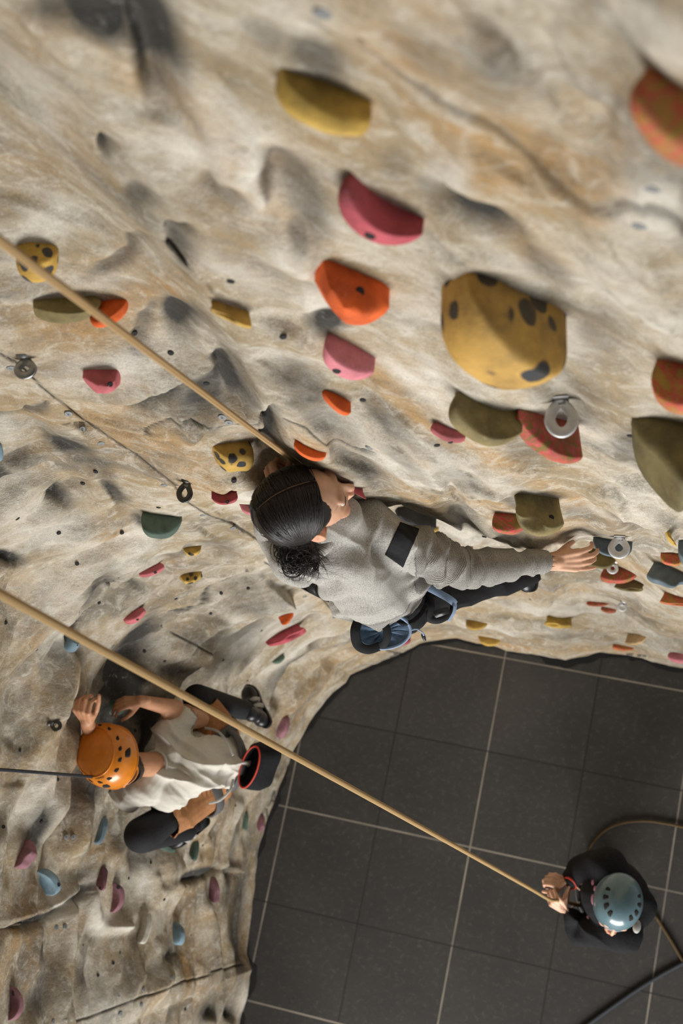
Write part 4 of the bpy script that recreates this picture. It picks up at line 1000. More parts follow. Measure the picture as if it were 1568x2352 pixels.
# ---- skin, cloth
def skin_mat(name, tone, lips):
    m, t, b = nt(name); L = t.links.new
    tc = N(t, 'ShaderNodeTexCoord').outputs['Object']
    nz = lambda s, d=5: (lambda x: (L(tc, x.inputs['Vector']), x.outputs[0])[1])(N(t, 'ShaderNodeTexNoise', i_Scale=s, i_Detail=float(d)))
    c = mixc(t, ramp(t, nz(22), [(.35, (0, 0, 0)), (.65, (1, 1, 1))]), tuple(k*.88 for k in tone), tuple(min(1, k*1.08) for k in tone))
    c = mixc(t, N(t, 'ShaderNodeAttribute', attribute_name='lips').outputs['Fac'], c, lips)
    c = mixc(t, N(t, 'ShaderNodeAttribute', attribute_name='flush').outputs['Fac'], c, tuple(a*b_ for a, b_ in zip(tone, (1.0, .72, .66))))
    c = mixc(t, N(t, 'ShaderNodeAttribute', attribute_name='brow').outputs['Fac'], c, srgb(40, 30, 24))
    L(c, b.inputs['Base Color']); b.inputs['Roughness'].default_value = .5
    b.inputs['Subsurface Weight'].default_value = .12; b.inputs['Subsurface Radius'].default_value = (.012, .005, .003); b.inputs['Subsurface Scale'].default_value = 1.0
    bp = N(t, 'ShaderNodeBump', i_Strength=.5, i_Distance=.0006); L(nz(420), bp.inputs['Height']); L(bp.outputs[0], b.inputs['Normal'])
    return m
def knit_mat():
    m, t, b = nt('grey_melange_knit'); L = t.links.new
    tc = N(t, 'ShaderNodeTexCoord').outputs['Object']
    nz = lambda s, d=5, r=.6: (lambda x: (L(tc, x.inputs['Vector']), x.outputs[0])[1])(N(t, 'ShaderNodeTexNoise', i_Scale=s, i_Detail=float(d), i_Roughness=r))
    c = ramp(t, nz(330, 6, .8), [(.33, srgb(112, 109, 104)), (.5, srgb(178, 175, 168)), (.68, srgb(222, 219, 212))])
    rib = N(t, 'ShaderNodeAttribute', attribute_name='rib').outputs['Fac']
    w = N(t, 'ShaderNodeMath', operation='SINE'); L(math_(t, 'MULTIPLY', rib, 2*math.pi/.0034), w.inputs[0])
    ww = math_(t, 'ADD', math_(t, 'MULTIPLY', w.outputs[0], .5), .5)
    amt = N(t, 'ShaderNodeAttribute', attribute_name='ribamt').outputs['Fac']
    c = mixc(t, math_(t, 'MULTIPLY', amt, math_(t, 'MULTIPLY', ww, .55)), c, srgb(84, 80, 75))
    L(c, b.inputs['Base Color']); b.inputs['Roughness'].default_value = .95; b.inputs['Specular IOR Level'].default_value = .1
    b.inputs['Sheen Weight'].default_value = .25
    h = math_(t, 'ADD', math_(t, 'MULTIPLY', nz(700, 3), .7), math_(t, 'MULTIPLY', math_(t, 'MULTIPLY', amt, ww), -1.0))
    bp = N(t, 'ShaderNodeBump', i_Strength=.9, i_Distance=.0022); L(h, bp.inputs['Height']); L(bp.outputs[0], b.inputs['Normal'])
    return m
M_knit = knit_mat()
M_skinw = skin_mat('light_skin', srgb(212, 166, 136), srgb(172, 92, 84))
M_skinb = skin_mat('tan_skin', srgb(190, 138, 104), srgb(160, 90, 80))
M_black = simple('black_cloth', srgb(25, 25, 28), .85, bump=.0012, bscale=500, var=.2, spec=.2)
M_blackt = simple('black_knit_tights', srgb(32, 32, 35), .8, bump=.0006, bscale=600, var=.15, spec=.3)
M_web = simple('black_webbing', srgb(28, 28, 30), .75, bump=.0002, bscale=700, spec=.2)
M_pblue = simple('pale_blue_webbing', srgb(138, 160, 190), .7, bump=.0006, bscale=700, var=.05)
M_bag = simple('steel_blue_nylon', srgb(92, 118, 146), .75, bump=.0008, bscale=400, var=.12)
M_plas = simple('black_plastic', srgb(34, 34, 36), .4)
M_hair = None
def hair_mat(name, col, hi):
    m, t, b = nt(name); L = t.links.new
    tc = N(t, 'ShaderNodeTexCoord').outputs['Object']
    x = N(t, 'ShaderNodeTexNoise', i_Scale=260.0, i_Detail=3.0); L(tc, x.inputs['Vector'])
    L(ramp(t, x.outputs[0], [(.35, col), (.7, hi)]), b.inputs['Base Color'])
    b.inputs['Roughness'].default_value = .42; b.inputs['Specular IOR Level'].default_value = .45
    return m
M_hair = hair_mat('dark_brown_hair', srgb(22, 20, 19), srgb(46, 40, 36))
def n3(P, f, seed=0, o=3):
    return fbm(P[:, 0]*f+P[:, 2]*f*.73, P[:, 1]*f-P[:, 2]*f*.61, o, seed)
def folds(P, across, along, f, stretch=.25, seed=0, warp=.35):
    """long soft cloth folds: ridges repeat along `across`, run along `along`"""
    a = P @ np.array(across); b = P @ np.array(along)
    a = a+warp/f*fbm(P[:, 0]*f*.6, P[:, 1]*f*.6+P[:, 2]*f*.5, 2, seed+5)
    v = fbm(a*f, b*f*stretch, 2, seed)
    return 1-2*np.abs(v)*1.6

def head_prims(bm, X, Y, Z, O, s=1.0, female=True, ears=True):
    """skull, face, nose, lips, ears at O; X = the person's right, Y = forward, Z = crown"""
    M3 = Matrix((X, Y, Z)).transposed()
    P = lambda x, y, z: O+(X*x+Y*y+Z*z)*s
    e = lambda c, r, rot=None: add_ell(bm, P(*c), tuple(k*s for k in r), M3 if rot is None else M3 @ rot)
    e((0, -.012, .028), (.075, .094, .083)); e((0, .026, -.012), (.066, .066, .080))
    e((0, .038, -.045), (.050, .050, .062)); e((0, .064, -.092), (.024, .024, .020)); e((0, .055, -.078), (.036, .030, .028))
    for sx in (-1, 1):
        e((sx*.036, .055, -.034), (.024, .027, .026)); e((sx*.024, .078, .018), (.026, .013, .011)); e((sx*.0105, .0965, -.036), (.0075, .0080, .0065))
        e((sx*.020, .0835, .001), (.016, .010, .008)) if False else None
        if ears:
            rt = Matrix.Rotation(sx*-.35, 3, 'Z') @ Matrix.Rotation(.18, 3, 'X')
            e((sx*.0775, -.010, -.012), (.0065, .019, .031), rt)
            e((sx*.073, -.002, -.016), (.009, .012, .020), rt)
    add_capsule(bm, P(0, .086, .010), .0068*s, P(0, .1040, -.027), .0086*s); e((0, .100, -.033), (.0105, .0095, .0075))
    e((0, .0965, -.0555), (.0205, .0085, .0050)); e((0, .0945, -.0655), (.0175, .0090, .0058)); e((0, .085, -.06), (.026, .014, .020))
    return P
def neckp(bm, P, s=1.0, L=.11, r=.048): add_capsule(bm, P(0, -.022, -.05), r*s, P(0, -.045, -.05-L), (r+.006)*s)
def head_post(V, Fq, X, Y, Z, O, s=1.0):
    """eye sockets, nostrils, mouth line; returns colour masks"""
    Nn = vnormals(V, Fq); d = V-np.array(O); x = d @ np.array(X)/s; y = d @ np.array(Y)/s; z = d @ np.array(Z)/s
    near = (np.linalg.norm(d, axis=1) < .17*s)
    def g(cx, cy, cz, rx, ry, rz): return np.exp(-(((x-cx)/rx)**2+((y-cy)/ry)**2+((z-cz)/rz)**2))*near
    for sx in (-1, 1):
        V -= Nn*(g(sx*.031, .086, -.001, .017, .02, .0095)*.0085*s)[:, None]
        V -= Nn*(g(sx*.0065, .103, -.0415, .0035, .006, .003)*.004*s)[:, None]
        V -= Nn*(g(sx*.082, -.004, -.010, .006, .007, .013)*.0065*s)[:, None]
    V -= Nn*(g(0, .1, -.0602, .021, .02, .0016)*.0035*s)[:, None]
    lips = np.clip(g(0, .100, -.0605, .024, .016, .0095)*1.6-.35, 0, 1)
    flush = np.clip(g(.04, .075, -.035, .03, .03, .024)+g(-.04, .075, -.035, .03, .03, .024)+g(0, .108, -.03, .012, .014, .012)+g(.08, -.01, -.01, .02, .03, .035)+g(-.08, -.01, -.01, .02, .03, .035), 0, 1)*.5
    brow = np.zeros(len(V))
    for sx in (-1, 1): brow += g(sx*.033, .082, .0175+.0, .021, .03, .0036)
    return V, dict(lips=lips, flush=flush, brow=np.clip(brow*1.3-.2, 0, 1)*.85)
M_eyew = simple('eye_white', srgb(222, 214, 206), .25, spec=.6); M_iris = simple('brown_iris', srgb(52, 36, 26), .2, spec=.7); M_lash = simple('black_lashes', srgb(22, 18, 16), .6)
def eyes(P, X, Y, Z, root, s=1.0, look=(0, 0)):
    for sx in (-1, 1):
        bm = bmesh.new(); c = P(sx*.0305, .0735, -.0005); add_ell(bm, c, (.0118*s,)*3); o = pbm('eye', bm, M_eyew, root)
        dr = (Y+X*look[0]+Z*look[1]).normalized(); bm = bmesh.new()
        add_ell(bm, c+dr*.0088*s, (.0056*s, .0056*s, .0036*s), dr.to_track_quat('Z', 'Y').to_matrix()); pbm('iris', bm, M_iris, o)
        pts = [P(sx*(.0305+.0145*math.cos(a)), .0835+.0045*math.sin(a)-abs(math.cos(a))*.005, .0015+.0058*math.sin(a)) for a in [math.pi*k/8 for k in range(9)]]
        V, F_, _ = tube(catmull(pts, 3), .0013*s, 6); pmesh('eyelashes', V, F_, M_lash, root)
# ---- hand: X across the palm towards the thumb side, Y towards the fingertips, Z out of the back of the hand
def hand_prims(bm, O, X, Y, Z, s=1.0, curl=(.5, .6, .4), spread=.10, thumb=(.6, .35), curls=None):
    P = lambda x, y, z: O+(X*x+Y*y+Z*z)*s
    # palm
    for i, x in enumerate((.030, .010, -.010, -.028)):
        add_capsule(bm, P(x*.62, .008, 0), .0135*s, P(x, .082-.004*abs(i-1), -.001), .0118*s, 14, 4)
    add_capsule(bm, P(.016, .014, -.008), .014*s, P(.032, .045, -.010), .012*s, 14, 4)
    add_capsule(bm, P(-.014, .014, -.008), .013*s, P(-.024, .055, -.008), .011*s, 14, 4)
    add_capsule(bm, P(0, -.03, 0), .0240*s, P(0, .012, 0), .0215*s, 16, 5)
    L = ((.041, .026, .021), (.046, .030, .023), (.042, .028, .022), (.033, .021, .019)); Rr = (.0090, .0092, .0088, .0078)
    for i, x in enumerate((.030, .010, -.010, -.028)):
        cc = curls[i] if curls else curl
        p = Vector((x, .082-.004*abs(i-1), 0)); a = 0.0; sp = spread*(1.5-i)
        for k in range(3):
            a += cc[k]; d = Vector((math.sin(sp)*math.cos(a), math.cos(sp)*math.cos(a), -math.sin(a)))
            q = p+d*L[i][k]; r0 = Rr[i]*(1-.09*k); r1 = Rr[i]*(1-.09*(k+1))
            add_capsule(bm, P(*p), r0*s*(1.05 if k else 1.12), P(*q), r1*s, 12, 4); p = q
    p = Vector((.024, .020, -.008)); a, b = thumb; d = Vector((math.sin(a), math.cos(a), -b)).normalized()
    for k, ln in enumerate((.042, .034, .026)):
        q = p+d*ln; add_capsule(bm, P(*p), (.0130, .0110, .0098)[k]*s, P(*q), (.0108, .0096, .0080)[k]*s, 12, 4); p = q
        d = (d+Vector((-.35*a, .25, -.22))).normalized()
    return P
# ------------------------------------------------------------------ the woman in the grey sweater
WOM = empty('person', J(800, 1260, 3.3), label='climbing woman with dark hair and a grey knit sweater, reaching right', cat='person')
hu = Vector((-.31, .30, .90)).normalized(); hf = Vector((.90, .40, 0)); hf = (hf-hu*hf.dot(hu)).normalized(); hr = hf.cross(hu)
HU, HF, HR = (R @ hu), (R @ hf), (R @ hr)
HO = J(704, 1160, 2.93); HS = 1.06
bm = bmesh.new()
PW_ = head_prims(bm, HR, HF, HU, HO, HS)
nb = J(770, 1200, 3.06); add_capsule(bm, PW_(0, -.03, -.05), .047, nb, .052)
# torso and limbs under the clothes
wj = dict(ub=J(778, 1252, 3.16), ls=J(700, 1280, 3.12), rs=J(880, 1236, 3.22), mb=J(822, 1290, 3.33), lb=J(862, 1338, 3.50), pel=J(905, 1372, 3.64),
          re=J(1058, 1306, 3.45), rw=J(1262, 1290, 3.62), le=J(636, 1215, 3.12), lw=J(628, 1120, 2.90))
chain(bm, [(nb, .05), (wj['ub'], .070), (wj['mb'], .085), (wj['lb'], .08), (wj['pel'], .11)])
chain(bm, [(wj['ub'], .05), (wj['rs'], .034), (wj['re'], .032), (wj['rw']-(wj['rw']-wj['re']).normalized()*.03, .024)])
chain(bm, [(wj['ub'], .07), (wj['ls'], .05), (wj['le'], .037), (wj['lw'], .024)])
wl = dict(rh=J(945, 1362, 3.72), rk=J(1095, 1338, 4.02), ra=J(1216, 1322, 4.38), lh=J(880, 1385, 3.75), lk=J(800, 1330, 4.0), la=J(744, 1348, 4.35))
chain(bm, [(wj['pel'], .10), (wl['rh'], .075), (wl['rk'], .045), (wl['ra'], .03)])
chain(bm, [(wj['pel'], .10), (wl['lh'], .075), (wl['lk'], .05), (wl['la'], .032)])
# right hand spread over the olive hold: fingers reach right, back of the hand faces the camera
hY = (J(1372, 1286, 3.66)-wj['rw']).normalized(); hZ = cam_vec(.05, -.35, .9); hZ = (hZ-hY*hZ.dot(hY)).normalized(); hX = hY.cross(hZ)
hX = hX if (R.transposed() @ hX).y > 0 else -hX          # thumb side towards the wall (up in the frame)
PH_ = hand_prims(bm, wj['rw']+hY*.012, hX, hY, hZ, .90, spread=.055, thumb=(.10, 1.3), curls=[(.35, .60, .45), (.24, .55, .4), (.2, .55, .4), (.10, .25, .2)])
# left fist high on the wall
lY = cam_vec(-.35, .55, -.35); lZ = cam_vec(-.55, .1, .75); lZ = (lZ-lY*lZ.dot(lY)).normalized(); lX = lY.cross(lZ); lX = lX if (R.transposed() @ lX).x > 0 else -lX
hand_prims(bm, J(640, 1132, 2.90), lX, lY, lZ, .84, curl=(.9, 1.1, .7), thumb=(.6, .6))
V, Fq = fuse(bm, .0030, 5)
V, at_ = head_post(V, Fq, HR, HF, HU, HO, HS)
body_w = np_mesh('body', V, Fq, M_skinw, WOM, at_)
eyes(PW_, HR, HF, HU, WOM, HS, (0.25, -.1))

# sweater
bm = bmesh.new()
chain(bm, [(nb+(PW_(0, -.03, -.05)-nb)*.25, .060), (nb, .066), (wj['ub'], .100), (wj['mb'], .122), (J(858, 1335, 3.47), .120), (J(872, 1352, 3.53), .112)])
add_ell(bm, J(845, 1345, 3.48), (.120, .11, .10)); add_ell(bm, J(920, 1320, 3.46), (.085, .08, .09))
chain(bm, [(wj['ub'], .09), (J(845, 1225, 3.20), .078), (wj['rs'], .072), (J(965, 1272, 3.33), .064), (wj['re'], .050), (J(1150, 1300, 3.53), .042), (J(1246, 1290, 3.61), .033)])
chain(bm, [(wj['ub'], .09), (J(705, 1275, 3.12), .070), (J(668, 1285, 3.12), .060), (wj['le'], .050), (wj['lw']-(wj['lw']-wj['le']).normalized()*.05, .036)])
V, Fq = fuse(bm, .0042, 9)
# open hem, cuffs and collar: cut by planes
def plane_cut(V, Fq, p, n, reach):
    d = (V-np.array(p)) @ np.array(n); near = np.linalg.norm(V-np.array(p), axis=1) < reach
    kill = (d > 0) & near
    # snap the rim onto the plane
    keep = ~kill[Fq].all(axis=1); F2 = Fq[keep]; rim = np.unique(F2[kill[F2].any(axis=1)])
    rim = rim[kill[rim]]
    V = V.copy(); V[rim] -= d[rim][:, None]*np.array(n)
    return V, F2
ardir = (wj['rw']-wj['re']).normalized()
V, Fq = plane_cut(V, Fq, J(1252, 1290, 3.62), ardir, .08)
spine = (J(872, 1352, 3.53)-wj['mb']).normalized()
hemn = (R @ Vector((.30, -.78, -.55))).normalized()
hemp = J(880, 1405, 3.53)
V, Fq = plane_cut(V, Fq, hemp, hemn, .35)
used = np.unique(Fq); mp_ = -np.ones(len(V), np.int64); mp_[used] = np.arange(len(used)); V = V[used]; Fq = mp_[Fq]
Nn = vnormals(V, Fq)
cx_ = (_Rn.T @ (V-np.array(CAMP)).T).T; W_ = -cx_[:, 2]; PXw = CX+F*cx_[:, 0]/W_; PYw = CY-F*cx_[:, 1]/W_
def axisparam(V, a, b):
    a = np.array(a); b = np.array(b); ab = b-a; t = (V-a) @ ab/(ab @ ab); dist = np.linalg.norm(V-a-np.clip(t, 0, 1)[:, None]*ab, axis=1)
    return t, dist
ta, da = axisparam(V, wj['rs'], wj['re']); tf, df = axisparam(V, wj['re'], wj['rw']); tb, db = axisparam(V, wj['ub'], J(872, 1352, 3.53))
arm = np.clip((PXw-930)/50, 0, 1)*(np.minimum(da, df) < .11)
torso = 1-arm
t_arm = np.where(tf > 0, tf*.30+.31, ta*.31)      # metres along the sleeve
rad_n = n3(V, 7, 3, 2)
# rings of pushed-up sleeve, body drape running from the shoulder to the opposite hip
sl = 1-2*np.abs(vnoise(t_arm*19+rad_n*.9, rad_n*.8+3, 7))
V += Nn*(arm*(np.clip(1.15-tf, 0, 1)*.014*sl))[:, None]
dr = folds(V, R @ Vector((.75, .65, .1)), R @ Vector((-.6, .75, .2)), 8, .3, 12)
dr2 = folds(V, R @ Vector((.5, .85, 0)), R @ Vector((.85, -.5, 0)), 13, .2, 22)
V += Nn*(torso*(.014*dr+.006*dr2+.009*n3(V, 9, 31, 2)))[:, None]
def pg(x, y, rx, ry, a): 
    c, s = math.cos(math.radians(a)), math.sin(math.radians(a)); u = ((PXw-x)*c+(PYw-y)*s)/rx; v = (-(PXw-x)*s+(PYw-y)*c)/ry
    return np.exp(-u*u-v*v)
# tucks seen on the back: side tuck, hem roll, shoulder seam, armpit fold
for (x, y, rx, ry, a, dep) in [(765, 1345, 26, 12, 15, -.020), (790, 1375, 50, 9, -8, -.008), (820, 1398, 60, 8, -12, .007), (715, 1312, 40, 7, 25, -.012), (690, 1296, 40, 6, 28, .008), (700, 1330, 44, 6, 22, -.009),
                              (985, 1285, 8, 40, 10, -.012), (1010, 1300, 8, 36, 0, .010), (1030, 1290, 7, 40, 8, -.012), (1062, 1310, 8, 40, 0, .006), (1085, 1310, 7, 30, 0, -.006), (960, 1335, 40, 9, -30, -.006), (870, 1260, 8, 55, 8, -.007), (858, 1262, 7, 55, 8, .006)]:
    V += Nn*(1.6*dep*pg(x, y, rx, ry, a))[:, None]
# hem and cuff bands
dh = (V-np.array(hemp)) @ np.array(hemn); hemband = (dh > -.045) & torso.astype(bool)
V -= Nn*(np.where((dh > -.047) & (dh < -.041) & (torso > .5), .003, 0))[:, None]
rib = np.where(arm > .5, t_arm, 0)
# ribs: rings round the sleeve, courses across the hem
ac, _ = axisparam(V, hemp-(R @ Vector((.1, 0, 0))), hemp+(R @ Vector((.1, 0, 0))))
rib = np.where(arm > .5, t_arm, ac*.2)
ribamt = np.where(arm > .5, .85, np.clip((dh+.05)/.01, 0, 1)*.9+.12)
sweater = np_mesh('sweater', V, Fq, M_knit, WOM, dict(rib=rib, ribamt=ribamt))
md = sweater.modifiers.new('thickness', 'SOLIDIFY'); md.thickness = .0035; md.offset = -1
# black band on the upper sleeve
bvS = BVHTree.FromPolygons(V.tolist(), Fq.tolist())
def drape_patch(name, quad, nu, nv, bv, mat, parent, lift=.0015, thick=.002, **k):
    """cloth patch between four pixel corners, laid onto a surface"""
    Vv = []; Ff = []
    for i in range(nu+1):
        for j in range(nv+1):
            u, v = i/nu, j/nv
            x = (quad[0][0]*(1-u)+quad[1][0]*u)*(1-v)+(quad[3][0]*(1-u)+quad[2][0]*u)*v; y = (quad[0][1]*(1-u)+quad[1][1]*u)*(1-v)+(quad[3][1]*(1-u)+quad[2][1]*u)*v
            l, nn, a_, d_ = bv.ray_cast(CAMP, ray(x, y))
            if l is None: 
                l, nn, a_, d_ = bv.find_nearest(Vv[-1] if Vv else at(x, y, H-3.3))
            if nn.dot(ray(x, y)) > 0: nn = -nn
            Vv.append(l+nn*lift)
    for i in range(nu):
        for j in range(nv): a_ = i*(nv+1)+j; Ff.append((a_, a_+1, a_+nv+2, a_+nv+1))
    o = pmesh(name, Vv, Ff, mat, parent, **k); s_ = o.modifiers.new('t', 'SOLIDIFY'); s_.thickness = thick; s_.offset = 0
    return o
drape_patch('sleeve_band', [(918, 1200), (962, 1216), (925, 1302), (884, 1274)], 18, 30, bvS, M_black, sweater, label='black band round the upper sleeve')
V_, F__, _ = tube(catmull([PW_(.060*math.cos(a), -.035+.058*math.sin(a), -.128+.012*math.sin(a)) for a in [2*math.pi*k/14 for k in range(14)]], 4, True), .016, 10, True)
pmesh('collar', V_, F__, M_knit, sweater)

# trousers
bm = bmesh.new()
chain(bm, [(J(868, 1345, 3.5), .100), (wj['pel'], .112), (wl['rh'], .090), (wl['rk'], .058), (J(1165, 1330, 4.2), .048), (J(1215, 1322, 4.34), .036)])
chain(bm, [(wj['pel'], .11), (wl['lh'], .090), (wl['lk'], .066), (J(752, 1348, 4.3), .042)])
V, Fq = fuse(bm, .005, 8); Nn = vnormals(V, Fq)
V += Nn*(.006*folds(V, R @ Vector((.3, .9, 0)), R @ Vector((.9, -.3, 0)), 14, .25, 44))[:, None]
np_mesh('trousers', V, Fq, M_black, WOM)
def shoe(O, X, Y, Z, mat, sole_mat, root, s=1.0, trim=None, straps=2):
    """climbing shoe: Y towards the toe, Z up out of the ankle"""
    P = lambda x, y, z: O+(X*x+Y*y+Z*z)*s
    M3 = Matrix((X, Y, Z)).transposed()
    bm = bmesh.new()
    add_ell(bm, P(0, -.045, -.03), tuple(k*s for k in (.034, .042, .036)), M3); add_ell(bm, P(0, .02, -.034), tuple(k*s for k in (.037, .055, .034)), M3)
    add_ell(bm, P(.004, .085, -.045), tuple(k*s for k in (.040, .050, .024)), M3); add_capsule(bm, P(0, -.03, 0), .034*s, P(0, -.032, .03), .034*s)
    add_capsule(bm, P(.006, .10, -.052), .024*s, P(.008, .125, -.056), .017*s)
    V, Fq = fuse(bm, .004, 6); o = np_mesh('shoe', V, Fq, mat, root)
    bm = bmesh.new(); pr = [(0, -.088), (.026, -.075), (.034, -.03), (.035, .03), (.045, .085), (.036, .125), (.012, .148), (-.015, .138), (-.034, .10), (-.035, .04), (-.030, -.03), (-.024, -.075)]
    pr = [(a.x, a.y) for a in catmull([Vector((a, b, 0)) for a, b in pr], 4, True)]
    lo = [bm.verts.new(P(x, y, -.072)) for x, y in pr]; hi = [bm.verts.new(P(x, y, -.058)) for x, y in pr]
    bm.faces.new(lo[::-1]); bm.faces.new(hi)
    for i in range(len(pr)): bm.faces.new((lo[i], lo[(i+1) % len(pr)], hi[(i+1) % len(pr)], hi[i]))
    pbm('sole', bm, sole_mat, o, smooth=False)
    for k in range(straps):
        y = .0+.036*k
        strap('shoe_strap', [P(-.039, y, -.045), P(-.030, y+.004, -.012), P(0, y+.006, .002-.012*k), P(.030, y+.004, -.012), P(.039, y, -.045)], .020*s, .003*s, trim or mat, o, nrm=lambda i: Z)
    return o
M_shoe = simple('black_rubber_shoe', srgb(30, 30, 32), .35, bump=.0004, bscale=300); M_sole = simple('black_rubber_sole', srgb(24, 24, 26), .5)
zz = (wl['rk']-wl['ra']).normalized(); yy = cam_vec(.35, .6, -.6); yy = (yy-zz*yy.dot(zz)).normalized()
shoe(J(1200, 1310, 4.46), yy.cross(zz), yy, zz, M_shoe, M_sole, WOM, .9, None, 0)
zz = (wl['lk']-wl['la']).normalized(); yy = cam_vec(-.75, .3, -.5); yy = (yy-zz*yy.dot(zz)).normalized()
shoe(J(742, 1350, 4.4), yy.cross(zz), yy, zz, M_shoe, M_sole, WOM, .9, None, 0)

tuck(body_w, [sweater])
# harness: belt, leg loop, gear loop, blue adjustment strap
har = strap('harness', [J(790, 1400, 3.60), J(850, 1425, 3.55), J(920, 1418, 3.56), J(975, 1390, 3.60), J(1005, 1350, 3.68), J(985, 1310, 3.78)], .045, .010, M_black, WOM, nrm=lambda i: cam_vec(.2, -.75, .6))
cord('gear_loop', [J(890, 1414, 3.52), J(915, 1428, 3.50), J(942, 1430, 3.50), J(965, 1412, 3.52), J(978, 1392, 3.54)], .007, M_black, har)
strap('leg_loop', [J(985, 1362, 3.58), J(990, 1392, 3.58), J(988, 1420, 3.60), J(1010, 1424, 3.62), J(1034, 1408, 3.66), J(1040, 1380, 3.75)], .024, .008, M_web, har, nrm=lambda i: cam_vec(.4, -.5, .8), n=6)
strap('adjustment_strap', [J(968, 1342, 3.50), J(1000, 1358, 3.50), J(1032, 1376, 3.50), J(1044, 1388, 3.51), J(1042, 1406, 3.52), J(1030, 1426, 3.53)], .020, .003, M_pblue, har, nrm=lambda i: cam_vec(.2, -.3, .95) if i < 24 else cam_vec(.85, -.2, .5), label='pale blue webbing')
bm = bmesh.new(); bmesh.ops.create_cube(bm, size=1)
bx, by, bz = cam_vec(.95, .30, 0), cam_vec(-.3, .95, .1), cam_vec(0, -.1, 1)
for v in bm.verts: v.co = J(1014, 1406, 3.50)+bx*v.co.x*.042+by*v.co.y*.020+bz*v.co.z*.010
bmesh.ops.bevel(bm, geom=bm.edges[:], offset=.002, segments=2, affect='EDGES')
bk = pbm('buckle', bm, M_plas, har)

# hair ---------------------------------------------------------------
def hair_shell(name, O, X, Y, Z, s, mat, root, ext=1.0, cut=None, extra=()):
    bm = bmesh.new(); M3 = Matrix((X, Y, Z)).transposed(); P = lambda x, y, z: O+(X*x+Y*y+Z*z)*s
    add_ell(bm, P(0, -.020, .030), tuple(k*s*ext for k in (.0835, .098, .088)), M3)
    add_ell(bm, P(0, -.045, -.010), tuple(k*s*ext for k in (.076, .076, .085)), M3)
    for c, r in extra: add_ell(bm, P(*c), tuple(k*s for k in r), M3)
    V, Fq = fuse(bm, .0035, 4)
    d = V-np.array(O); x = d @ np.array(X)/s; y = d @ np.array(Y)/s; z = d @ np.array(Z)/s
    # hairline: free the face and the ears
    kill = (y > .052-.35*np.clip(z-.05, -.2, 0)*-1+.25*np.clip(.088-z, -1, .04)*0) & (z < .082)
    kill = (y > .030+.55*np.clip(z+.02, -.1, .2)) & (z < .092) & (y > .0)
    kill |= (np.abs(x) > .06) & (y > -.030) & (z < .002)
    kill |= (z < -.075)
    keep = ~kill[Fq].any(axis=1); Fq = Fq[keep]; used = np.unique(Fq); m_ = -np.ones(len(V), np.int64); m_[used] = np.arange(len(used)); V = V[used]; Fq = m_[Fq]
    o = np_mesh(name, V, Fq, mat, root); md = o.modifiers.new('t', 'SOLIDIFY'); md.thickness = .004
    return o
hair = hair_shell('hair', HO, HR, HF, HU, HS, M_hair, WOM, .985, extra=[((.052, -.072, -.052), (.042, .040, .040)), ((.070, -.050, -.075), (.026, .030, .026))])
def strands(name, fn, count, rad, mat, parent, seg=4, n=16, **k):
    Vv = []; Ff = []
    for i in range(count):
        pts, rf = fn(i)
        V1, F1, _ = tube(pts, rad*rf, seg, radf=lambda t: 1.0-.75*t*t)
        b = len(Vv); Vv += V1; Ff += [tuple(a+b for a in f) for f in F1]
    return pmesh(name, Vv, Ff, mat, parent, **k)
rh = random.Random(3)
BUN = Vector((.060, -.080, -.055))
def scalp(d, lift):
    # point on the hair volume in direction d from the head centre
    v = d.normalized(); q = 1/math.sqrt((v.x/.0835)**2+(v.y/.101)**2+(v.z/.093)**2)
    return Vector((0, -.020, .026))+v*(q*1.0+lift)
def flow(i):
    side = 1 if rh.random() < .60 else -1
    a = rh.uniform(-.50, 1.3)           # where along the parting: front .. crown
    th = math.radians(62-58*a-(8 if a > .8 else 0))
    s0 = Vector((side*.012+.010, math.cos(math.radians(20+75*(1-(1-a)*.0)))*0+math.cos(math.radians(38+62*(a+.5)/1.5*1.35)), math.sin(math.radians(38+62*(a+.5)/1.5*1.35))))
    lat = rh.uniform(.55, 1.25)
    mid = Vector((side*lat, .30-.55*(a+.5)/1.5+rh.uniform(-.12, .12), .30+rh.uniform(-.10, .25)))
    e = Vector((BUN.x+side*.022*rh.random(), BUN.y+.02, BUN.z+rh.uniform(-.03, .035)))-Vector((0, -.020, .026))
    pts = []; lf = rh.uniform(.0, .0045)
    n_ = 16
    for k in range(n_+1):
        t = k/n_; d = s0*(1-t)**2+mid*2*t*(1-t)+e.normalized()*t*t*1.1
        q = scalp(d, lf*math.sin(math.pi*min(1, t*1.6+.15))+.0006*math.sin(9*t+i))
        pts.append(PW_(*q))
    return pts, rh.uniform(.7, 1.3)
strands('hair_strands', flow, 1100, .0009, M_hair, hair)
pl = [PW_(*(Vector((0, -.020, .026))+(lambda v: v/math.sqrt((v.x/.0835)**2+(v.y/.101)**2+(v.z/.093)**2))(Vector((.004+.003*math.sin(7*a), math.cos(a), math.sin(a))))*1.012)) for a in [math.radians(48+6*k) for k in range(15)]]
V_, F__, _ = tube(pl, .0016, 6, radf=lambda t: .6+.6*math.sin(math.pi*t)); pmesh('parting', V_, F__, simple('scalp', srgb(120, 96, 76), .6), hair, label='pale scalp along the parting')
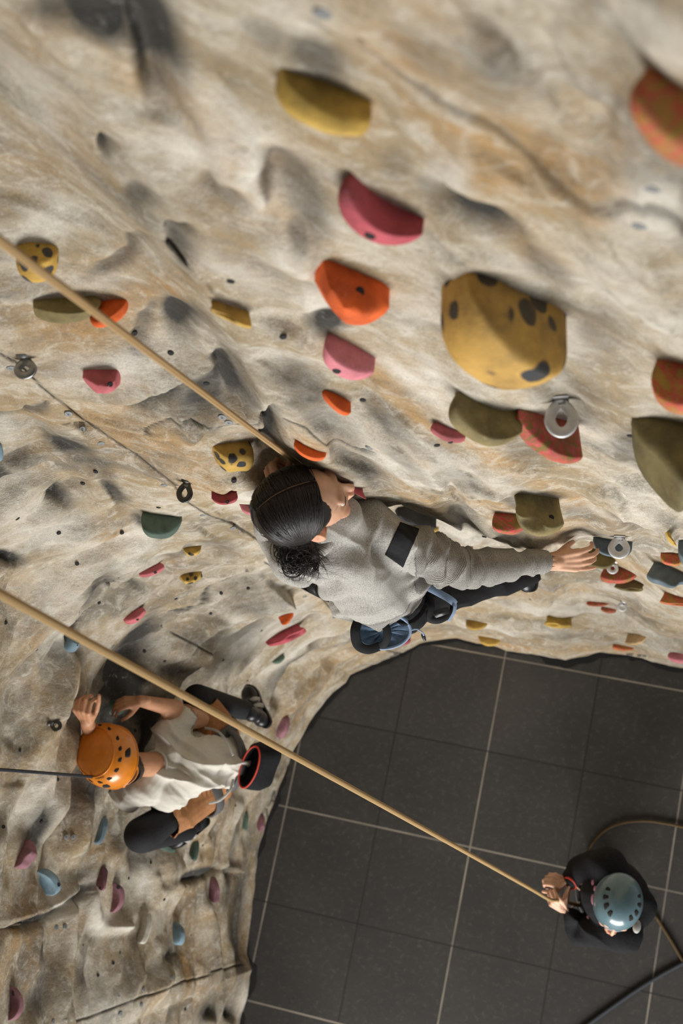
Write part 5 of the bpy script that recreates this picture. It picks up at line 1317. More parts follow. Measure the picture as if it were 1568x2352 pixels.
def bunf(i):
    # loose curls spilling from the low bun
    a0 = rh.uniform(0, 6.28); c = BUN+Vector((rh.uniform(-.025, .03), rh.uniform(-.02, .02), rh.uniform(-.03, .03)))
    r = rh.uniform(.010, .030); pts = []; ax1 = Vector((rh.gauss(0, 1), rh.gauss(0, 1), rh.gauss(0, 1))).normalized(); ax2 = ax1.cross(Vector((.3, .5, .8))).normalized()
    dr = Vector((rh.uniform(.0, .8), rh.uniform(-.2, .9), rh.uniform(-.8, .1)))*.04
    for k in range(13):
        t = k/12; an = a0+t*rh.uniform(2.5, 2.7)*1.2
        q = c+ax1*(r*math.cos(an))+ax2*(r*math.sin(an))+dr*t*t; pts.append(PW_(*q))
    return pts, rh.uniform(.6, 1.2)
strands('hair_bun', bunf, 900, .0013, M_hair, hair)
def fly(i):
    # short wisps along the hairline and nape
    if True:
        s0 = PW_(.045, -.10, -.05); m_ = PW_(.10+rh.uniform(-.03, .03), -.09+rh.uniform(-.05, .06), -.09); e = PW_(.10+rh.uniform(-.04, .06), -.03+rh.uniform(-.06, .08), -.12)
    return [s0*(1-t)**2+m_*2*t*(1-t)+e*t*t for t in [k/14 for k in range(15)]], .35
strands('loose_strands', fly, 70, .0009, M_hair, hair)

# chalk bag hanging behind her hip -------------------------------------
CB = J(878, 1446, 3.50)
bag = empty('chalk_bag', CB, label='steel blue chalk bag with black webbing hanging behind the woman\'s hip', cat='chalk bag')
bN = cam_vec(.05, -.30, .95); bX = cam_vec(.98, -.02, 0); bX = (bX-bN*bX.dot(bN)).normalized(); bY = bN.cross(bX)
Vv = []; Ff = []; K = 48
rows = [(0.0, .010, 0), (.30, .004, 1), (.62, .001, 1), (.90, .004, .6), (1.0, .010, 0), (1.06, .006, 0), (1.07, -.02, 0), (1.05, -.07, .3), (1.0, -.12, .3), (.85, -.15, 0), (0, -.155, 0)]
for r, z, pl in rows:
    for j in range(K):
        a = 2*math.pi*j/K; rip = pl*.004*math.sin(11*a+2*math.sin(3*a))*(1 if z > -.01 else 1.5)
        Vv.append(CB+bX*(.073*r*math.cos(a))+bY*(.050*r*math.sin(a))+bN*(z+rip))
for i in range(len(rows)-1):
    for j in range(K): Ff.append((i*K+j, i*K+(j+1) % K, (i+1)*K+(j+1) % K, (i+1)*K+j))
pmesh('bag_body', Vv, Ff, M_bag, bag)
V_, F__, _ = tube([CB+bX*(.0755*math.cos(2*math.pi*k/48))+bY*(.0525*math.sin(2*math.pi*k/48))+bN*.010 for k in range(48)], .0042, 10, True)
pmesh('rim', V_, F__, M_pblue, bag, label='pale blue rim')
strap('webbing_loop', [CB+bX*-.062+bY*.042+bN*.012, CB+bX*-.076+bY*.010+bN*.026, CB+bX*-.068+bY*-.034+bN*.024, CB+bX*-.040+bY*-.050+bN*.022, CB+bX*-.008+bY*-.044+bN*.012], .027, .003, M_web, bag, nrm=lambda i: bN)
strap('webbing_strap', [CB+bX*-.012+bY*.055+bN*.012, CB+bX*.004+bY*.025+bN*.022, CB+bX*.012+bY*-.005+bN*.024, CB+bX*.004+bY*-.035+bN*.018, CB+bX*-.02+bY*-.052+bN*.006], .022, .003, M_web, bag, nrm=lambda i: bN)
cord('drawcord', [CB+bX*.076+bY*.002+bN*.01, CB+bX*.092+bY*.006+bN*.012, CB+bX*.108+bY*-.004+bN*.01, CB+bX*.115+bY*-.022+bN*0], .0022, M_pblue, bag)
V_, F__, _ = tube(catmull([CB+bX*.110+bY*-.012, CB+bX*.113+bY*-.020, CB+bX*.118+bY*-.033], 5), .005, 10, radf=lambda t: .6+.5*math.sin(math.pi*t))
pmesh('cord_lock', V_, F__, M_plas, bag)
# ------------------------------------------------------------------ helmets
def helmet(O, X, Y, Z, s, mat, root, rad=(.110, .132, .100), vents=(), disc=None, brim=.0):
    P = lambda x, y, z: O+(X*x+Y*y+Z*z)*s
    def surf(az, el, k=1.0):
        ca, sa = math.cos(az), math.sin(az); ce, se = math.cos(el), math.sin(el)
        ex = .86
        x = rad[0]*math.copysign(abs(ce)**ex, ce)*sa; y = rad[1]*math.copysign(abs(ce)**ex, ce)*ca; z = rad[2]*math.copysign(abs(se)**ex, se)
        if disc and z > disc: z = disc+(z-disc)*.42
        if disc and abs(se) and z > disc*.97: pass
        return Vector((x*k, y*k, z*k))
    K, M = 64, 26; Vv = []; Ff = []
    for i in range(M+1):
        el = math.pi/2-.01-(i/M)*(math.pi/2+.25)
        for j in range(K):
            az = 2*math.pi*j/K; v = surf(az, el)
            if i == M: v *= 1.015
            Vv.append(P(*v))
    for i in range(M):
        for j in range(K): Ff.append((i*K+j, i*K+(j+1) % K, (i+1)*K+(j+1) % K, (i+1)*K+j))
    Ff.append(tuple(range(K))[::-1])
    h = pmesh('helmet', Vv, Ff, mat, root); md = h.modifiers.new('t', 'SOLIDIFY'); md.thickness = .006; md.offset = -1
    for az, el, w_, hh, sk in vents:
        cx = math.radians(az); ce_ = math.radians(el); pts = []
        for a, b in ((-1, -1), (1, -.8), (.75, 1), (-.6, 1)):
            pts.append((cx+(a*w_*.5+b*sk*.5)/rad[1], ce_+b*hh*.5/rad[2]))
        # rounded quad
        ring_ = [Vector((p[0], p[1], 0)) for p in pts]; rr = catmull([ring_[0].lerp(ring_[1], .2), ring_[0].lerp(ring_[1], .8), ring_[1].lerp(ring_[2], .2), ring_[1].lerp(ring_[2], .8), ring_[2].lerp(ring_[3], .2), ring_[2].lerp(ring_[3], .8), ring_[3].lerp(ring_[0], .2), ring_[3].lerp(ring_[0], .8)], 3, True)
        c0 = (sum(p.x for p in rr)/len(rr), sum(p.y for p in rr)/len(rr)); n_ = len(rr); Vv = []; Ff = []
        for q, k in ((1.04, .99), (1.0, 1.010), (.5, 1.011), (.2, 1.011), (0.0, 1.011)):
            for p in rr: Vv.append(P(*surf(c0[0]+(p.x-c0[0])*q, c0[1]+(p.y-c0[1])*q, k)))
        for a in range(4):
            for b in range(n_): Ff.append((a*n_+b, a*n_+(b+1) % n_, (a+1)*n_+(b+1) % n_, (a+1)*n_+b))
        pmesh('vent', Vv, Ff, M_hole, h)
    # edge trim
    V_, F__, _ = tube([P(*surf(2*math.pi*k/64, -.25, 1.0)) for k in range(64)], .004*s, 8, True); pmesh('rim', V_, F__, mat, h)
    return h, P, surf
M_orh = simple('glossy_orange_shell', srgb(216, 128, 28), .32, bump=.0002, bscale=200, var=.10, coat=.3)
M_blh = simple('glossy_blue_grey_shell', srgb(92, 118, 126), .28, bump=.0002, bscale=200, var=.08, coat=.4)
M_white = simple('off_white_cotton', srgb(206, 201, 190), .9, bump=.0006, bscale=600, var=.04)
M_tan = simple('tan_canvas', srgb(158, 108, 66), .85, bump=.0008, bscale=500, var=.12)
M_grey = simple('grey_padding', srgb(84, 84, 84), .8, bump=.0008, bscale=500, var=.1)
M_lgrey = simple('light_grey_trim', srgb(176, 174, 168), .7, bump=.0006, bscale=400, var=.08)
M_red = simple('red_piping', srgb(204, 58, 38), .6)

# ------------------------------------------------------------------ the boy
BOY = empty('person', J(410, 1740, 5.0), label='climbing child in an orange helmet and off-white T-shirt on the left wall', cat='person')
bu = Vector((-.50, .32, .80)).normalized(); bf = Vector((-.52, .58, -.6)); bf = (bf-bu*bf.dot(bu)).normalized(); br = bf.cross(bu)
BU, BF, BR = R @ bu, R @ bf, R @ br
BO = J(258, 1738, 4.76); BS = .96
bm = bmesh.new(); PB_ = head_prims(bm, BR, BF, BU, BO, BS)
bj = dict(nk=J(350, 1756, 4.98), ub=J(385, 1752, 5.05), rs=J(395, 1668, 5.05), ls=J(335, 1820, 5.02), mb=J(440, 1755, 5.14), pel=J(505, 1745, 5.26),
          re=J(462, 1652, 5.20), rw=J(322, 1610, 4.86), le=J(262, 1800, 5.14), lw=J(200, 1656, 4.60))
add_capsule(bm, PB_(0, -.03, -.06), .046, bj['nk'], .048)
chain(bm, [(bj['nk'], .045), (bj['ub'], .060), (bj['mb'], .075), (bj['pel'], .08)])
chain(bm, [(bj['ub'], .06), (bj['rs'], .030), (bj['re'], .034), (J(400, 1627, 5.04), .036), (bj['rw'], .023)])
chain(bm, [(bj['ub'], .05), (bj['ls'], .030), (bj['le'], .030), (J(238, 1730, 4.99), .034), (J(206, 1682, 4.74), .028), (bj['lw'], .026)])
bl = dict(rh=J(505, 1698, 5.32), rk=J(452, 1604, 5.24), ra=J(565, 1632, 5.58), lh=J(480, 1815, 5.32), lk=J(325, 1918, 5.06), la=J(428, 1908, 5.52))
chain(bm, [(bj['pel'], .08), (bl['rh'], .060), (bl['rk'], .045), (bl['ra'], .030)]); chain(bm, [(bj['pel'], .08), (bl['lh'], .060), (bl['lk'], .048), (bl['la'], .030)])
y_ = (J(262, 1616, 4.80)-bj['rw']).normalized(); z_ = cam_vec(.25, .75, .6); z_ = (z_-y_*z_.dot(y_)).normalized(); x_ = y_.cross(z_); x_ = x_ if (R.transposed() @ x_).y < 0 else -x_
hand_prims(bm, bj['rw'], x_, y_, z_, .80, curls=[(.5, .8, .4)]*4, spread=.05, thumb=(.7, .5))
y_ = (J(160, 1590, 4.40)-bj['lw']).normalized(); z_ = cam_vec(-.35, -.25, .9); z_ = (z_-y_*z_.dot(y_)).normalized(); x_ = y_.cross(z_); x_ = x_ if (R.transposed() @ x_).x > 0 else -x_
hand_prims(bm, bj['lw'], x_, y_, z_, .98, curls=[(1.0, 1.2, .6), (.95, 1.2, .6), (1.0, 1.2, .6), (1.1, 1.2, .6)], spread=.06, thumb=(.5, .7))
V, Fq = fuse(bm, .0035, 5); V, at_ = head_post(V, Fq, BR, BF, BU, BO, BS); body_b = np_mesh('body', V, Fq, M_skinb, BOY, at_)
eyes(PB_, BR, BF, BU, BOY, BS)
M_hairb = hair_mat('brown_hair', srgb(44, 34, 27), srgb(84, 66, 50))
bm = bmesh.new(); add_ell(bm, PB_(0, -.022, .022), (.082, .098, .086), Matrix((BR, BF, BU)).transposed()); add_ell(bm, PB_(0, -.052, -.03), (.064, .058, .065), Matrix((BR, BF, BU)).transposed()); add_ell(bm, PB_(0, -.060, -.068), (.052, .046, .058), Matrix((BR, BF, BU)).transposed())
V, Fq = fuse(bm, .004, 3); d = V-np.array(BO); yy_ = d @ np.array(BF); zz_ = d @ np.array(BU); kill = ((yy_ > .02) & (zz_ < .03)) | (zz_ < -.118)
keep = ~kill[Fq].any(axis=1); Fq = Fq[keep]; us = np.unique(Fq); m_ = -np.ones(len(V), np.int64); m_[us] = np.arange(len(us)); V = V[us]; Fq = m_[Fq]
V += vnormals(V, Fq)*(.003*n3(V, 60, 9, 3))[:, None]
hb = np_mesh('hair', V, Fq, M_hairb, BOY)
def nape(i):
    a = rh.uniform(-1.5, 1.5); s0 = PB_(.062*math.sin(a), -.03-.066*math.cos(a), .0+rh.uniform(-.01, .02)); e = PB_(.054*math.sin(a+rh.uniform(-.3, .3)), -.035-.058*math.cos(a), -.085+rh.uniform(-.015, .02)); m_ = PB_(.078*math.sin(a), -.035-.078*math.cos(a), -.04)
    return [s0*(1-t)**2+m_*2*t*(1-t)+e*t*t for t in [k/8 for k in range(9)]], rh.uniform(.7, 1.3)
strands('hair_strands', nape, 420, .0011, M_hairb, hb)
HV = []
for az, el in ((100, 30), (122, 30), (144, 29), (166, 28), (190, 28), (214, 29), (238, 30), (262, 32), (72, 33), (46, 34), (290, 34)):
    HV.append((az, el, .022, .013, .006))
HV += [(128, 12, .040, .024, .012), (212, 12, .040, .024, -.012)]
hm, PHm, SF = helmet(BO+BU*.025, BR, BF, BU, 1.0, M_orh, BOY, (.112, .130, .104), HV, disc=.080)
# raised lip round the crown cap, rear cradle, straps
V_, F__, _ = tube([PHm(*SF(2*math.pi*k/64, math.radians(44), 1.004)) for k in range(64)], .0028, 8, True); pmesh('crown_lip', V_, F__, M_orh, hm)
strap('chin_strap', [PB_(.078, -.020, .0), PB_(.080, -.005, -.045), PB_(.060, .030, -.085), PB_(.0, .055, -.112)], .014, .002, M_web, hm, nrm=lambda i: BR)
strap('rear_strap', [PB_(.066, -.075, .0), PB_(.040, -.100, -.040), PB_(0, -.108, -.052), PB_(-.040, -.100, -.040), PB_(-.066, -.075, .0)], .016, .003, M_orh, hm, nrm=lambda i: BU)
strap('rear_web', [PB_(.060, -.085, -.02), PB_(.030, -.108, -.062), PB_(-.02, -.108, -.062), PB_(-.06, -.085, -.02)], .010, .003, M_web, hm, nrm=lambda i: BU)
for cpos in (PB_(-.050, -.098, -.050), PB_(-.072, -.060, -.055)):
    bm = bmesh.new(); add_ell(bm, cpos, (.010, .008, .006)); pbm('strap_clip', bm, M_orh, hm)
def letters(text, size, org, ex, ey, nrm, mat, parent):
    """flat raised lettering laid along ex"""
    cu = bpy.data.curves.new('lettering', 'FONT'); cu.body = text; cu.size = size; cu.extrude = .0003; cu.align_x = 'CENTER'
    o = bpy.data.objects.new('lettering', cu); COL.objects.link(o); dg = bpy.context.evaluated_depsgraph_get(); me = bpy.data.meshes.new_from_object(o.evaluated_get(dg)); bpy.data.objects.remove(o)
    root = parent.parent if parent.parent else parent
    for v in me.vertices: q = v.co.copy(); v.co = org+ex*q.x+ey*q.y+nrm*(q.z+.001)-root.location
    me.materials.append(mat); o = bpy.data.objects.new('lettering', me); COL.objects.link(o); o.parent = parent
q0 = PHm(*SF(math.radians(205), math.radians(38), 1.004)); qa = PHm(*SF(math.radians(212), math.radians(38), 1.004)); qb = PHm(*SF(math.radians(205), math.radians(34), 1.004))
exx = (q0-qa).normalized(); eyy = (q0-qb).normalized(); letters('PANGA', .012, q0, -exx if (R.transposed() @ exx).x < 0 else exx, eyy, exx.cross(eyy) if exx.cross(eyy).dot(CAMP-q0) > 0 else eyy.cross(exx), M_hole, hm)

# T-shirt
bm = bmesh.new()
chain(bm, [(J(374, 1757, 5.03), .064), (bj['ub'], .100), (bj['mb'], .124), (J(490, 1750, 5.24), .122), (J(530, 1742, 5.32), .116)])
add_ell(bm, J(430, 1765, 5.10), (.14, .13, .12))
chain(bm, [(bj['ub'], .08), (J(392, 1680, 5.05), .070), (J(424, 1652, 5.12), .062)])
chain(bm, [(bj['ub'], .08), (J(335, 1815, 5.02), .072), (J(296, 1822, 5.07), .064), (J(272, 1806, 5.12), .056)])
add_ell(bm, J(385, 1800, 5.09), (.13, .12, .10))
V, Fq = fuse(bm, .0042, 8)
V, Fq = plane_cut(V, Fq, J(526, 1743, 5.31), (J(520, 1745, 5.32)-bj['mb']).normalized(), .3)
V, Fq = plane_cut(V, Fq, J(428, 1648, 5.13), (bj['re']-J(400, 1668, 5.05)).normalized(), .085)
us = np.unique(Fq); m_ = -np.ones(len(V), np.int64); m_[us] = np.arange(len(us)); V = V[us]; Fq = m_[Fq]; Nn = vnormals(V, Fq)
V += Nn*(.012*folds(V, R @ Vector((.35, .9, .1)), R @ Vector((.9, -.35, 0)), 10, .22, 71)+.006*folds(V, R @ Vector((.65, .75, 0)), R @ Vector((.75, -.65, 0)), 21, .2, 81)+.005*n3(V, 11, 91, 2))[:, None]
ts = np_mesh('t_shirt', V, Fq, M_white, BOY); md = ts.modifiers.new('t', 'SOLIDIFY'); md.thickness = .003
cp = J(356, 1757, 4.99); cn = (PB_(0, -.03, -.06)-bj['nk']).normalized(); ca = cn.orthogonal().normalized(); cb = cn.cross(ca)
V_, F__, _ = tube([cp+(ca*math.cos(2*math.pi*k/40)+cb*math.sin(2*math.pi*k/40))*.053 for k in range(40)], .006, 8, True); pmesh('collar', V_, F__, M_white, ts)
# leggings, shorts, shoes
bm = bmesh.new(); chain(bm, [(bl['rh'].lerp(bl['rk'], .5), .052), (bl['rk'], .060), (bl['ra'], .042)]); chain(bm, [(bl['lh'].lerp(bl['lk'], .45), .056), (bl['lk'], .071), (bl['la'], .044)])
V, Fq = fuse(bm, .005, 6); leg_ = np_mesh('leggings', V, Fq, M_blackt, BOY)
bm = bmesh.new(); chain(bm, [(bj['pel'], .100), (bl['rh'], .086), (bl['rh'].lerp(bl['rk'], .72), .077)]); chain(bm, [(bj['pel'], .105), (bl['lh'], .088), (bl['lh'].lerp(bl['lk'], .60), .084)])
V, Fq = fuse(bm, .0045, 7)
V, Fq = plane_cut(V, Fq, bl['lh'].lerp(bl['lk'], .66), (bl['lk']-bl['lh']).normalized(), .12); V, Fq = plane_cut(V, Fq, bl['rh'].lerp(bl['rk'], .80), (bl['rk']-bl['rh']).normalized(), .12)
us = np.unique(Fq); m_ = -np.ones(len(V), np.int64); m_[us] = np.arange(len(us)); V = V[us]; Fq = m_[Fq]
V += vnormals(V, Fq)*(.006*folds(V, R @ Vector((.9, .4, 0)), R @ Vector((-.4, .9, 0)), 13, .3, 61))[:, None]
sh = np_mesh('shorts', V, Fq, M_tan, BOY); md = sh.modifiers.new('t', 'SOLIDIFY'); md.thickness = .003
zz = (bl['rk']-bl['ra']).normalized(); yy = cam_vec(-.62, .75, -.25); yy = (yy-zz*yy.dot(zz)).normalized(); shoe(J(578, 1630, 5.60), yy.cross(zz), yy, zz, M_shoe, M_sole, BOY, .98, M_lgrey)
zz = (bl['lk']-bl['la']).normalized(); yy = cam_vec(-.45, -.55, -.6); yy = (yy-zz*yy.dot(zz)).normalized(); shoe(J(432, 1905, 5.56), yy.cross(zz), yy, zz, M_shoe, M_sole, BOY, .95, M_lgrey)
tuck(sh, [ts], .005, .03); tuck(body_b, [ts, sh, leg_], .005, .03, [(J(338, 1757, 4.95), .095), (bj['re'], .075)])
# harness
hn = (J(520, 1745, 5.32)-bj['mb']).normalized(); hc = J(512, 1747, 5.28); ha = cam_vec(.15, 1, 0); ha = (ha-hn*ha.dot(hn)).normalized(); hb2 = hn.cross(ha)
V_, F__, _ = tube([hc+ha*(.128*math.cos(2*math.pi*k/48))+hb2*(.112*math.sin(2*math.pi*k/48)) for k in range(48)], .020, 8, True, .35, nrm=lambda i: (ha*math.cos(2*math.pi*i/48)+hb2*math.sin(2*math.pi*i/48)))
hb_ = pmesh('harness', V_, F__, M_grey, BOY)
strap('gear_loop', [J(470, 1672, 5.16), J(500, 1680, 5.14), J(522, 1705, 5.14), J(535, 1735, 5.15)], .010, .006, M_lgrey, hb_, nrm=lambda i: cam_vec(0, 0, 1))
strap('gear_loop', [J(480, 1845, 5.2), J(505, 1838, 5.18), J(528, 1815, 5.18), J(535, 1790, 5.2)], .010, .006, M_lgrey, hb_, nrm=lambda i: cam_vec(0, 0, 1))
for hip, knee, rr_ in ((bl['rh'], bl['rk'], .093), (bl['lh'], bl['lk'], .095)):
    ax_ = (knee-hip).normalized(); c_ = hip+ax_*.03; a_ = ax_.orthogonal().normalized(); b_ = ax_.cross(a_)
    V_, F__, _ = tube([c_+(a_*math.cos(2*math.pi*k/40)+b_*math.sin(2*math.pi*k/40))*rr_ for k in range(40)], .022, 8, True, .3, nrm=lambda i: (a_*math.cos(2*math.pi*i/40)+b_*math.sin(2*math.pi*i/40)))
    pmesh('leg_loop', V_, F__, M_grey, hb_)
# chalk bag with a red rim
CB = J(572, 1762, 5.20); bag2 = empty('chalk_bag', CB, label='black chalk bag with a red rim on the back of the child\'s harness', cat='chalk bag')
bN = cam_vec(-.55, .10, .85); bX = cam_vec(.35, .93, .1); bX = (bX-bN*bX.dot(bN)).normalized(); bY = bN.cross(bX)
Vv = []; Ff = []; K = 40
for r, z in ((.0, -.05), (.8, -.045), (.93, -.02), (1.0, 0), (1.06, -.004), (1.08, -.03), (1.16, -.075), (1.05, -.125), (.5, -.14), (0, -.14)):
    for j in range(K):
        a = 2*math.pi*j/K; Vv.append(CB+bX*(.088*r*math.cos(a))+bY*((.038 if z > -.03 else .056)*r*math.sin(a)+(-.0 if z > -.03 else .010*math.sin(3*a)))+bN*z)
for i in range(9):
    for j in range(K): Ff.append((i*K+j, i*K+(j+1) % K, (i+1)*K+(j+1) % K, (i+1)*K+j))
pmesh('bag_body', Vv, Ff, M_black, bag2)
V_, F__, _ = tube([CB+bX*(.090*math.cos(2*math.pi*k/40))+bY*(.040*math.sin(2*math.pi*k/40)) for k in range(40)], .0036, 8, True); pmesh('rim', V_, F__, M_red, bag2, label='red piping')
strap('webbing_tab', [CB+bX*-.03+bY*.06+bN*-.03, CB+bX*-.03+bY*.075+bN*-.05, CB+bX*-.03+bY*.07+bN*-.08], .014, .003, M_red, bag2, nrm=lambda i: bX)

# ------------------------------------------------------------------ the belayer on the floor
BEL = empty('person', Vector(J(1402, 2050, 7.0)), label='person in a blue-grey helmet and black hoodie standing on the floor, holding a rope', cat='person')
eu = Vector((.02, .38, .92)).normalized(); ef = Vector((-.20, -.95, 0)); ef = (ef-eu*ef.dot(eu)).normalized(); er = ef.cross(eu)
EU, EF, ER = R @ eu, R @ ef, R @ er
EO = J(1416, 2084, 5.42)
bm = bmesh.new(); PE_ = head_prims(bm, ER, EF, EU, EO, .96)
ej = dict(nk=J(1420, 2072, 5.58), ub=J(1415, 2064, 5.72), rs=J(1395, 1994, 5.66), ls=J(1432, 2140, 5.66), mb=J(1408, 2058, 5.92), pel=J(1402, 2050, 6.12),
          re=J(1332, 1996, 5.90), rw=J(1304, 2034, 5.84), le=J(1335, 2140, 5.92), lw=J(1300, 2090, 5.84))
add_capsule(bm, PE_(0, -.03, -.06), .048, ej['nk'], .052)
chain(bm, [(ej['nk'], .05), (ej['ub'], .10), (ej['mb'], .10), (ej['pel'], .11)])
chain(bm, [(ej['ub'], .07), (ej['rs'], .045), (ej['re'], .038), (ej['rw'], .025)]); chain(bm, [(ej['ub'], .07), (ej['ls'], .045), (ej['le'], .038), (ej['lw'], .025)])
ft = (J(1378, 2018, 6.93), J(1392, 2080, 6.93)); kn = (J(1385, 2022, 6.52), J(1398, 2078, 6.52))
for k in (0, 1): chain(bm, [(ej['pel'], .10), (kn[k], .052), (ft[k], .034)])
y_ = cam_vec(-.9, .35, -.1); z_ = cam_vec(.1, .55, .8); z_ = (z_-y_*z_.dot(y_)).normalized(); x_ = y_.cross(z_); x_ = x_ if (R.transposed() @ x_).y < 0 else -x_
hand_prims(bm, ej['rw'], x_, y_, z_, .86, curls=[(.7, 1.2, .8)]*4, spread=.03, thumb=(.6, .5))
y_ = cam_vec(-.8, .6, .1); z_ = cam_vec(-.3, -.3, .9); z_ = (z_-y_*z_.dot(y_)).normalized(); x_ = y_.cross(z_); x_ = x_ if (R.transposed() @ x_).y > 0 else -x_
hand_prims(bm, ej['lw'], x_, y_, z_, .86, curls=[(.9, 1.2, .8)]*4, spread=.03, thumb=(.6, .6))
V, Fq = fuse(bm, .0028, 5); V, at_ = head_post(V, Fq, ER, EF, EU, EO, .96); body_e = np_mesh('body', V, Fq, M_skinw, BEL, at_); eyes(PE_, ER, EF, EU, BEL, .96)
bm = bmesh.new(); M3_ = Matrix((ER, EF, EU)).transposed(); add_ell(bm, PE_(0, -.025, .02), (.073, .086, .075), M3_); add_ell(bm, PE_(0, -.06, -.07), (.075, .055, .10), M3_); add_ell(bm, PE_(.058, -.005, -.06), (.022, .04, .08), M3_); add_ell(bm, PE_(-.058, -.005, -.06), (.022, .04, .08), M3_)
V, Fq = fuse(bm, .0045, 3); V += vnormals(V, Fq)*(.003*n3(V, 60, 19, 3))[:, None]; d = V-np.array(EO); kill = ((d @ np.array(EF)) > .035)
keep = ~kill[Fq].any(axis=1); Fq = Fq[keep]; us = np.unique(Fq); m_ = -np.ones(len(V), np.int64); m_[us] = np.arange(len(us)); V = V[us]; Fq = m_[Fq]; np_mesh('hair', V, Fq, M_hairb, BEL)
ev = []
for sgn in (-1, 1):
    ev += [(sgn*38, 48, .030, .026, .0), (sgn*62, 47, .032, .028, sgn*.004), (sgn*86, 47, .028, .028, 0), (sgn*110, 48, .022, .024, 0)]
hm2, PE2, SF2 = helmet(EO+EU*.018-EF*.020, ER, EF, EU, 1.0, M_blh, BEL, (.092, .110, .098), ev)
bm = bmesh.new(); add_ell(bm, J(1462, 2128, 5.47), (.016, .026, .012), M3_); pbm('ear_clip', bm, M_lgrey, hm2)
bm = bmesh.new()
chain(bm, [(ej['nk'], .075), (ej['ub'], .135), (ej['mb'], .145), (ej['pel'], .140)])
chain(bm, [(ej['ub'], .10), (ej['rs'], .078), (ej['re'], .060), (ej['re'].lerp(ej['rw'], .50), .045)]); chain(bm, [(ej['ub'], .10), (ej['ls'], .080), (ej['le'], .060), (ej['le'].lerp(ej['lw'], .60), .045)])
add_ell(bm, J(1462, 2085, 5.66), (.075, .085, .05))
V, Fq = fuse(bm, .005, 6); V += vnormals(V, Fq)*(.009*folds(V, R @ Vector((.5, .8, 0)), R @ Vector((.8, -.5, 0)), 9, .3, 67))[:, None]
hd = np_mesh('hoodie', V, Fq, M_black, BEL)
tuck(body_e, [hd])
bvH = BVHTree.FromPolygons(V.tolist(), Fq.tolist())
M_pinkp = simple('pink_print', srgb(176, 118, 134), .7)
for (x, y, rx, ry) in ((1362, 2028, 4, 8), (1367, 2042, 4, 7), (1371, 2050, 3, 8), (1362, 2066, 5, 12), (1352, 2106, 5, 5)):
    l, nn, a_, d_ = bvH.ray_cast(CAMP, ray(x, y))
    if l:
        bm = bmesh.new(); add_ell(bm, l, (rx/550, ry/550, .004)); pbm('print', bm, M_pinkp, hd)
bm = bmesh.new()
for k in (0, 1): chain(bm, [(ej['pel'], .12), (kn[k], .070), (ft[k], .050)])
V, Fq = fuse(bm, .006, 5); np_mesh('trousers', V, Fq, M_black, BEL)
for k in (0, 1):
    yy = Vector((-1, -.1, 0)).normalized(); shoe(ft[k]+Vector((0, 0, .002)), yy.cross(Vector((0, 0, 1))), yy, Vector((0, 0, 1)), M_shoe, M_sole, BEL, 1.0)
ax_ = (ej['rw']-ej['re']).normalized(); c_ = ej['rw']-ax_*.022; a_ = ax_.orthogonal().normalized(); b_ = ax_.cross(a_)
V_, F__, _ = tube([c_+(a_*math.cos(2*math.pi*k/32)+b_*math.sin(2*math.pi*k/32))*.031 for k in range(32)], .013, 8, True, .25, nrm=lambda i: (a_*math.cos(2*math.pi*i/32)+b_*math.sin(2*math.pi*i/32))); pmesh('wristband', V_, F__, M_red, BEL, label='red wristband')
hh_ = strap('harness', [ej['pel']+Vector((.150*math.cos(a), .150*math.sin(a), .02)) for a in [2*math.pi*k/12 for k in range(12)]], .04, .01, M_grey, BEL, nrm=lambda i: Vector((math.cos(2*math.pi*i/96), math.sin(2*math.pi*i/96), 0)), closed=True)
# belay carabiner in front of her belly
cq = J(1332, 2086, 5.94); cx1 = cam_vec(.93, .36, 0); cy1 = cam_vec(-.36, .93, .2)
V_, F__, _ = tube(catmull([cq+cx1*(.052*math.cos(a))+cy1*(.024*math.sin(a)*(1.0+.25*math.cos(a))) for a in [2*math.pi*k/16 for k in range(16)]], 3, True), .0055, 8, True)
car = pmesh('carabiner', [v-cq for v in V_], F__, M_alu, None, label='silver carabiner clipped in front of the black hoodie', cat='carabiner'); car.location = cq
for p_ in car.data.polygons: p_.use_smooth = True

# ------------------------------------------------------------------ ropes
def rope_mat(name, a, b_, c_, k=34, tw=0):
    m, t, b = nt(name); L = t.links.new; uv = N(t, 'ShaderNodeUVMap').outputs[0]; sx = N(t, 'ShaderNodeSeparateXYZ'); L(uv, sx.inputs[0])
    ph = math_(t, 'MULTIPLY', sx.outputs[0], 2*math.pi*12); ds = math_(t, 'MULTIPLY', sx.outputs[1], 2*math.pi*110)
    w1 = N(t, 'ShaderNodeMath', operation='SINE'); L(math_(t, 'ADD', ph, ds), w1.inputs[0]); w2 = N(t, 'ShaderNodeMath', operation='SINE'); L(math_(t, 'SUBTRACT', ph, ds), w2.inputs[0])
    pr = math_(t, 'MULTIPLY', w1.outputs[0], w2.outputs[0]); st_ = N(t, 'ShaderNodeMath', operation='SINE'); L(math_(t, 'MULTIPLY', sx.outputs[0], 2*math.pi*5), st_.inputs[0])
    c = mixc(t, ramp(t, math_(t, 'ADD', math_(t, 'MULTIPLY', st_.outputs[0], .5), .5), [(.3, (0, 0, 0)), (.7, (1, 1, 1))]), a, b_)
    c = mixc(t, ramp(t, math_(t, 'ADD', math_(t, 'MULTIPLY', pr, .5), .5), [(.3, (0, 0, 0)), (.6, (1, 1, 1))]), c_, c)
    L(c, b.inputs['Base Color']); b.inputs['Roughness'].default_value = .85; b.inputs['Specular IOR Level'].default_value = .2
    bp = N(t, 'ShaderNodeBump', i_Strength=.7, i_Distance=.0012); L(pr, bp.inputs['Height']); L(bp.outputs[0], b.inputs['Normal'])
    return m
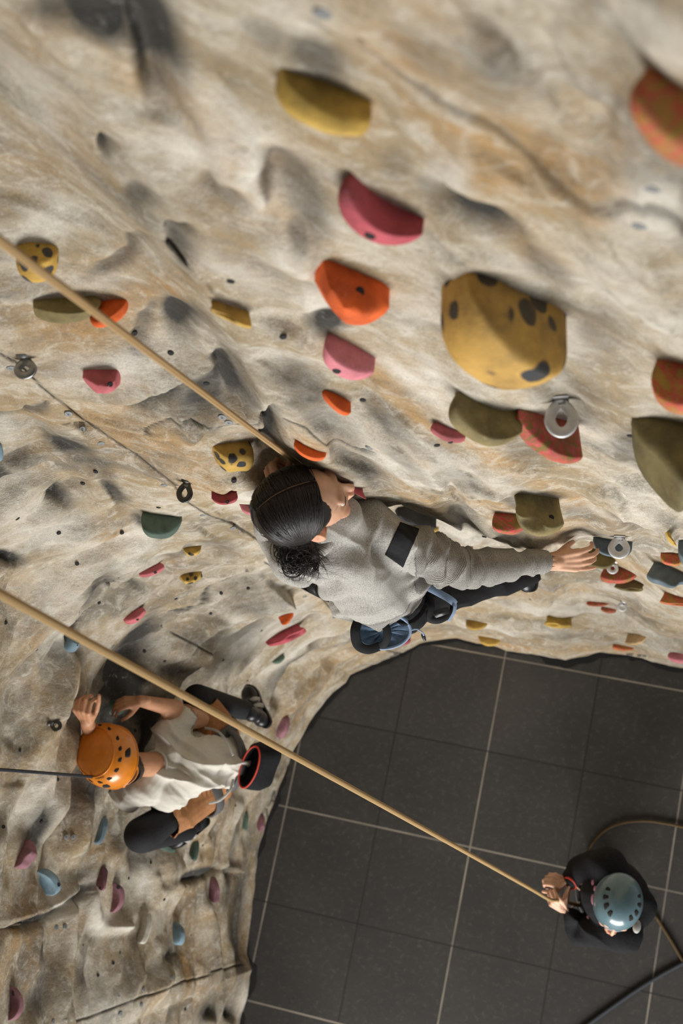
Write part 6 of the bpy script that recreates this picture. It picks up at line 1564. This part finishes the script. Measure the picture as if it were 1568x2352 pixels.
M_ropeA = rope_mat('tan_striped_rope', srgb(224, 194, 146), srgb(176, 138, 88), srgb(150, 120, 82)); M_ropeB = rope_mat('sand_rope', srgb(208, 176, 124), srgb(192, 158, 106), srgb(140, 112, 76))
M_ropeC = rope_mat('navy_rope', srgb(48, 54, 68), srgb(96, 94, 92), srgb(30, 32, 38)); M_ropeD = rope_mat('brown_rope', srgb(120, 100, 68), srgb(104, 86, 58), srgb(70, 58, 42)); M_ropeE = rope_mat('grey_rope', srgb(92, 96, 102), srgb(74, 78, 84), srgb(48, 50, 54))
def rope(pts, rad, mat, label, n=14):
    P = catmull(pts, n); c = P[0].copy(); V, F_, UV = tube(P, rad, 16)
    me_uv = [(u, v) for u, v in UV]
    o = mesh_obj('climbing_rope', [v-c for v in V], F_, mat, None, True, me_uv, label=label, cat='rope', group='climbing ropes'); o.location = c; return o
def line_px(p0, z0, p1, z1, n, bow=0, ext=0):
    out = []
    a = at(p0[0], p0[1], H-z0); b = at(p1[0], p1[1], H-z1)
    for i in range(n+1):
        t = -ext+(1+ext)*i/n; q = a.lerp(b, t); q.z -= bow*4*max(t, 0)*(1-t); out.append(q)
    return out
rope(line_px((0, 553), 1.30, (684, 1066), 2.96, 8, 0, .35)+[J(704, 1080, 3.04), J(745, 1110, 3.2), J(815, 1190, 3.42), J(890, 1300, 3.62)], .0062, M_ropeA, 'tan striped rope running from the upper left edge to the woman')
rope(line_px((0, 1364), 1.75, (1262, 2066), 5.74, 14, .05, .12)+[J(1280, 2068, 5.80), J(1300, 2072, 5.86), J(1330, 2080, 5.93)], .0072, M_ropeB, 'sand-coloured rope running diagonally down to the person on the floor')
rope([J(-120, 1762, 3.7), J(0, 1768, 3.95), J(110, 1776, 4.25), J(205, 1784, 4.62), J(245, 1790, 5.0), J(330, 1790, 5.24), J(430, 1760, 5.34)], .0055, M_ropeC, 'dark navy rope running from the left edge behind the orange helmet')
rope([J(1372, 2045, 5.98), J(1350, 2005, 6.4), J(1346, 1968, 6.93), J(1362, 1935, 6.985), J(1392, 1906, 6.99), J(1432, 1890, 6.99), J(1485, 1886, 6.99), J(1530, 1892, 6.99), J(1568, 1900, 6.99), J(1700, 1935, 6.99), J(1900, 1950, 6.99), J(2200, 1900, 6.99)], .0065, M_ropeD, 'brown rope looping across the floor above the belayer')
rope([J(1470, 2070, 6.5), J(1494, 2088, 6.96), J(1510, 2112, 6.99), J(1540, 2160, 6.99), J(1568, 2208, 6.99), J(1640, 2330, 6.99), J(1760, 2480, 6.99), J(1980, 2560, 6.99)], .0075, M_ropeD, 'brown rope lying on the floor to the right of the belayer')
rope([J(2100, 2060, 6.99), J(1850, 2080, 6.99), J(1680, 2150, 6.99), J(1568, 2212, 6.99), J(1520, 2238, 6.99), J(1465, 2272, 6.99), J(1410, 2310, 6.99), J(1352, 2352, 6.99), J(1250, 2430, 6.99), J(1050, 2600, 6.99), J(900, 2800, 6.99)], .0095, M_ropeE, 'grey rope in the lower right corner of the floor')
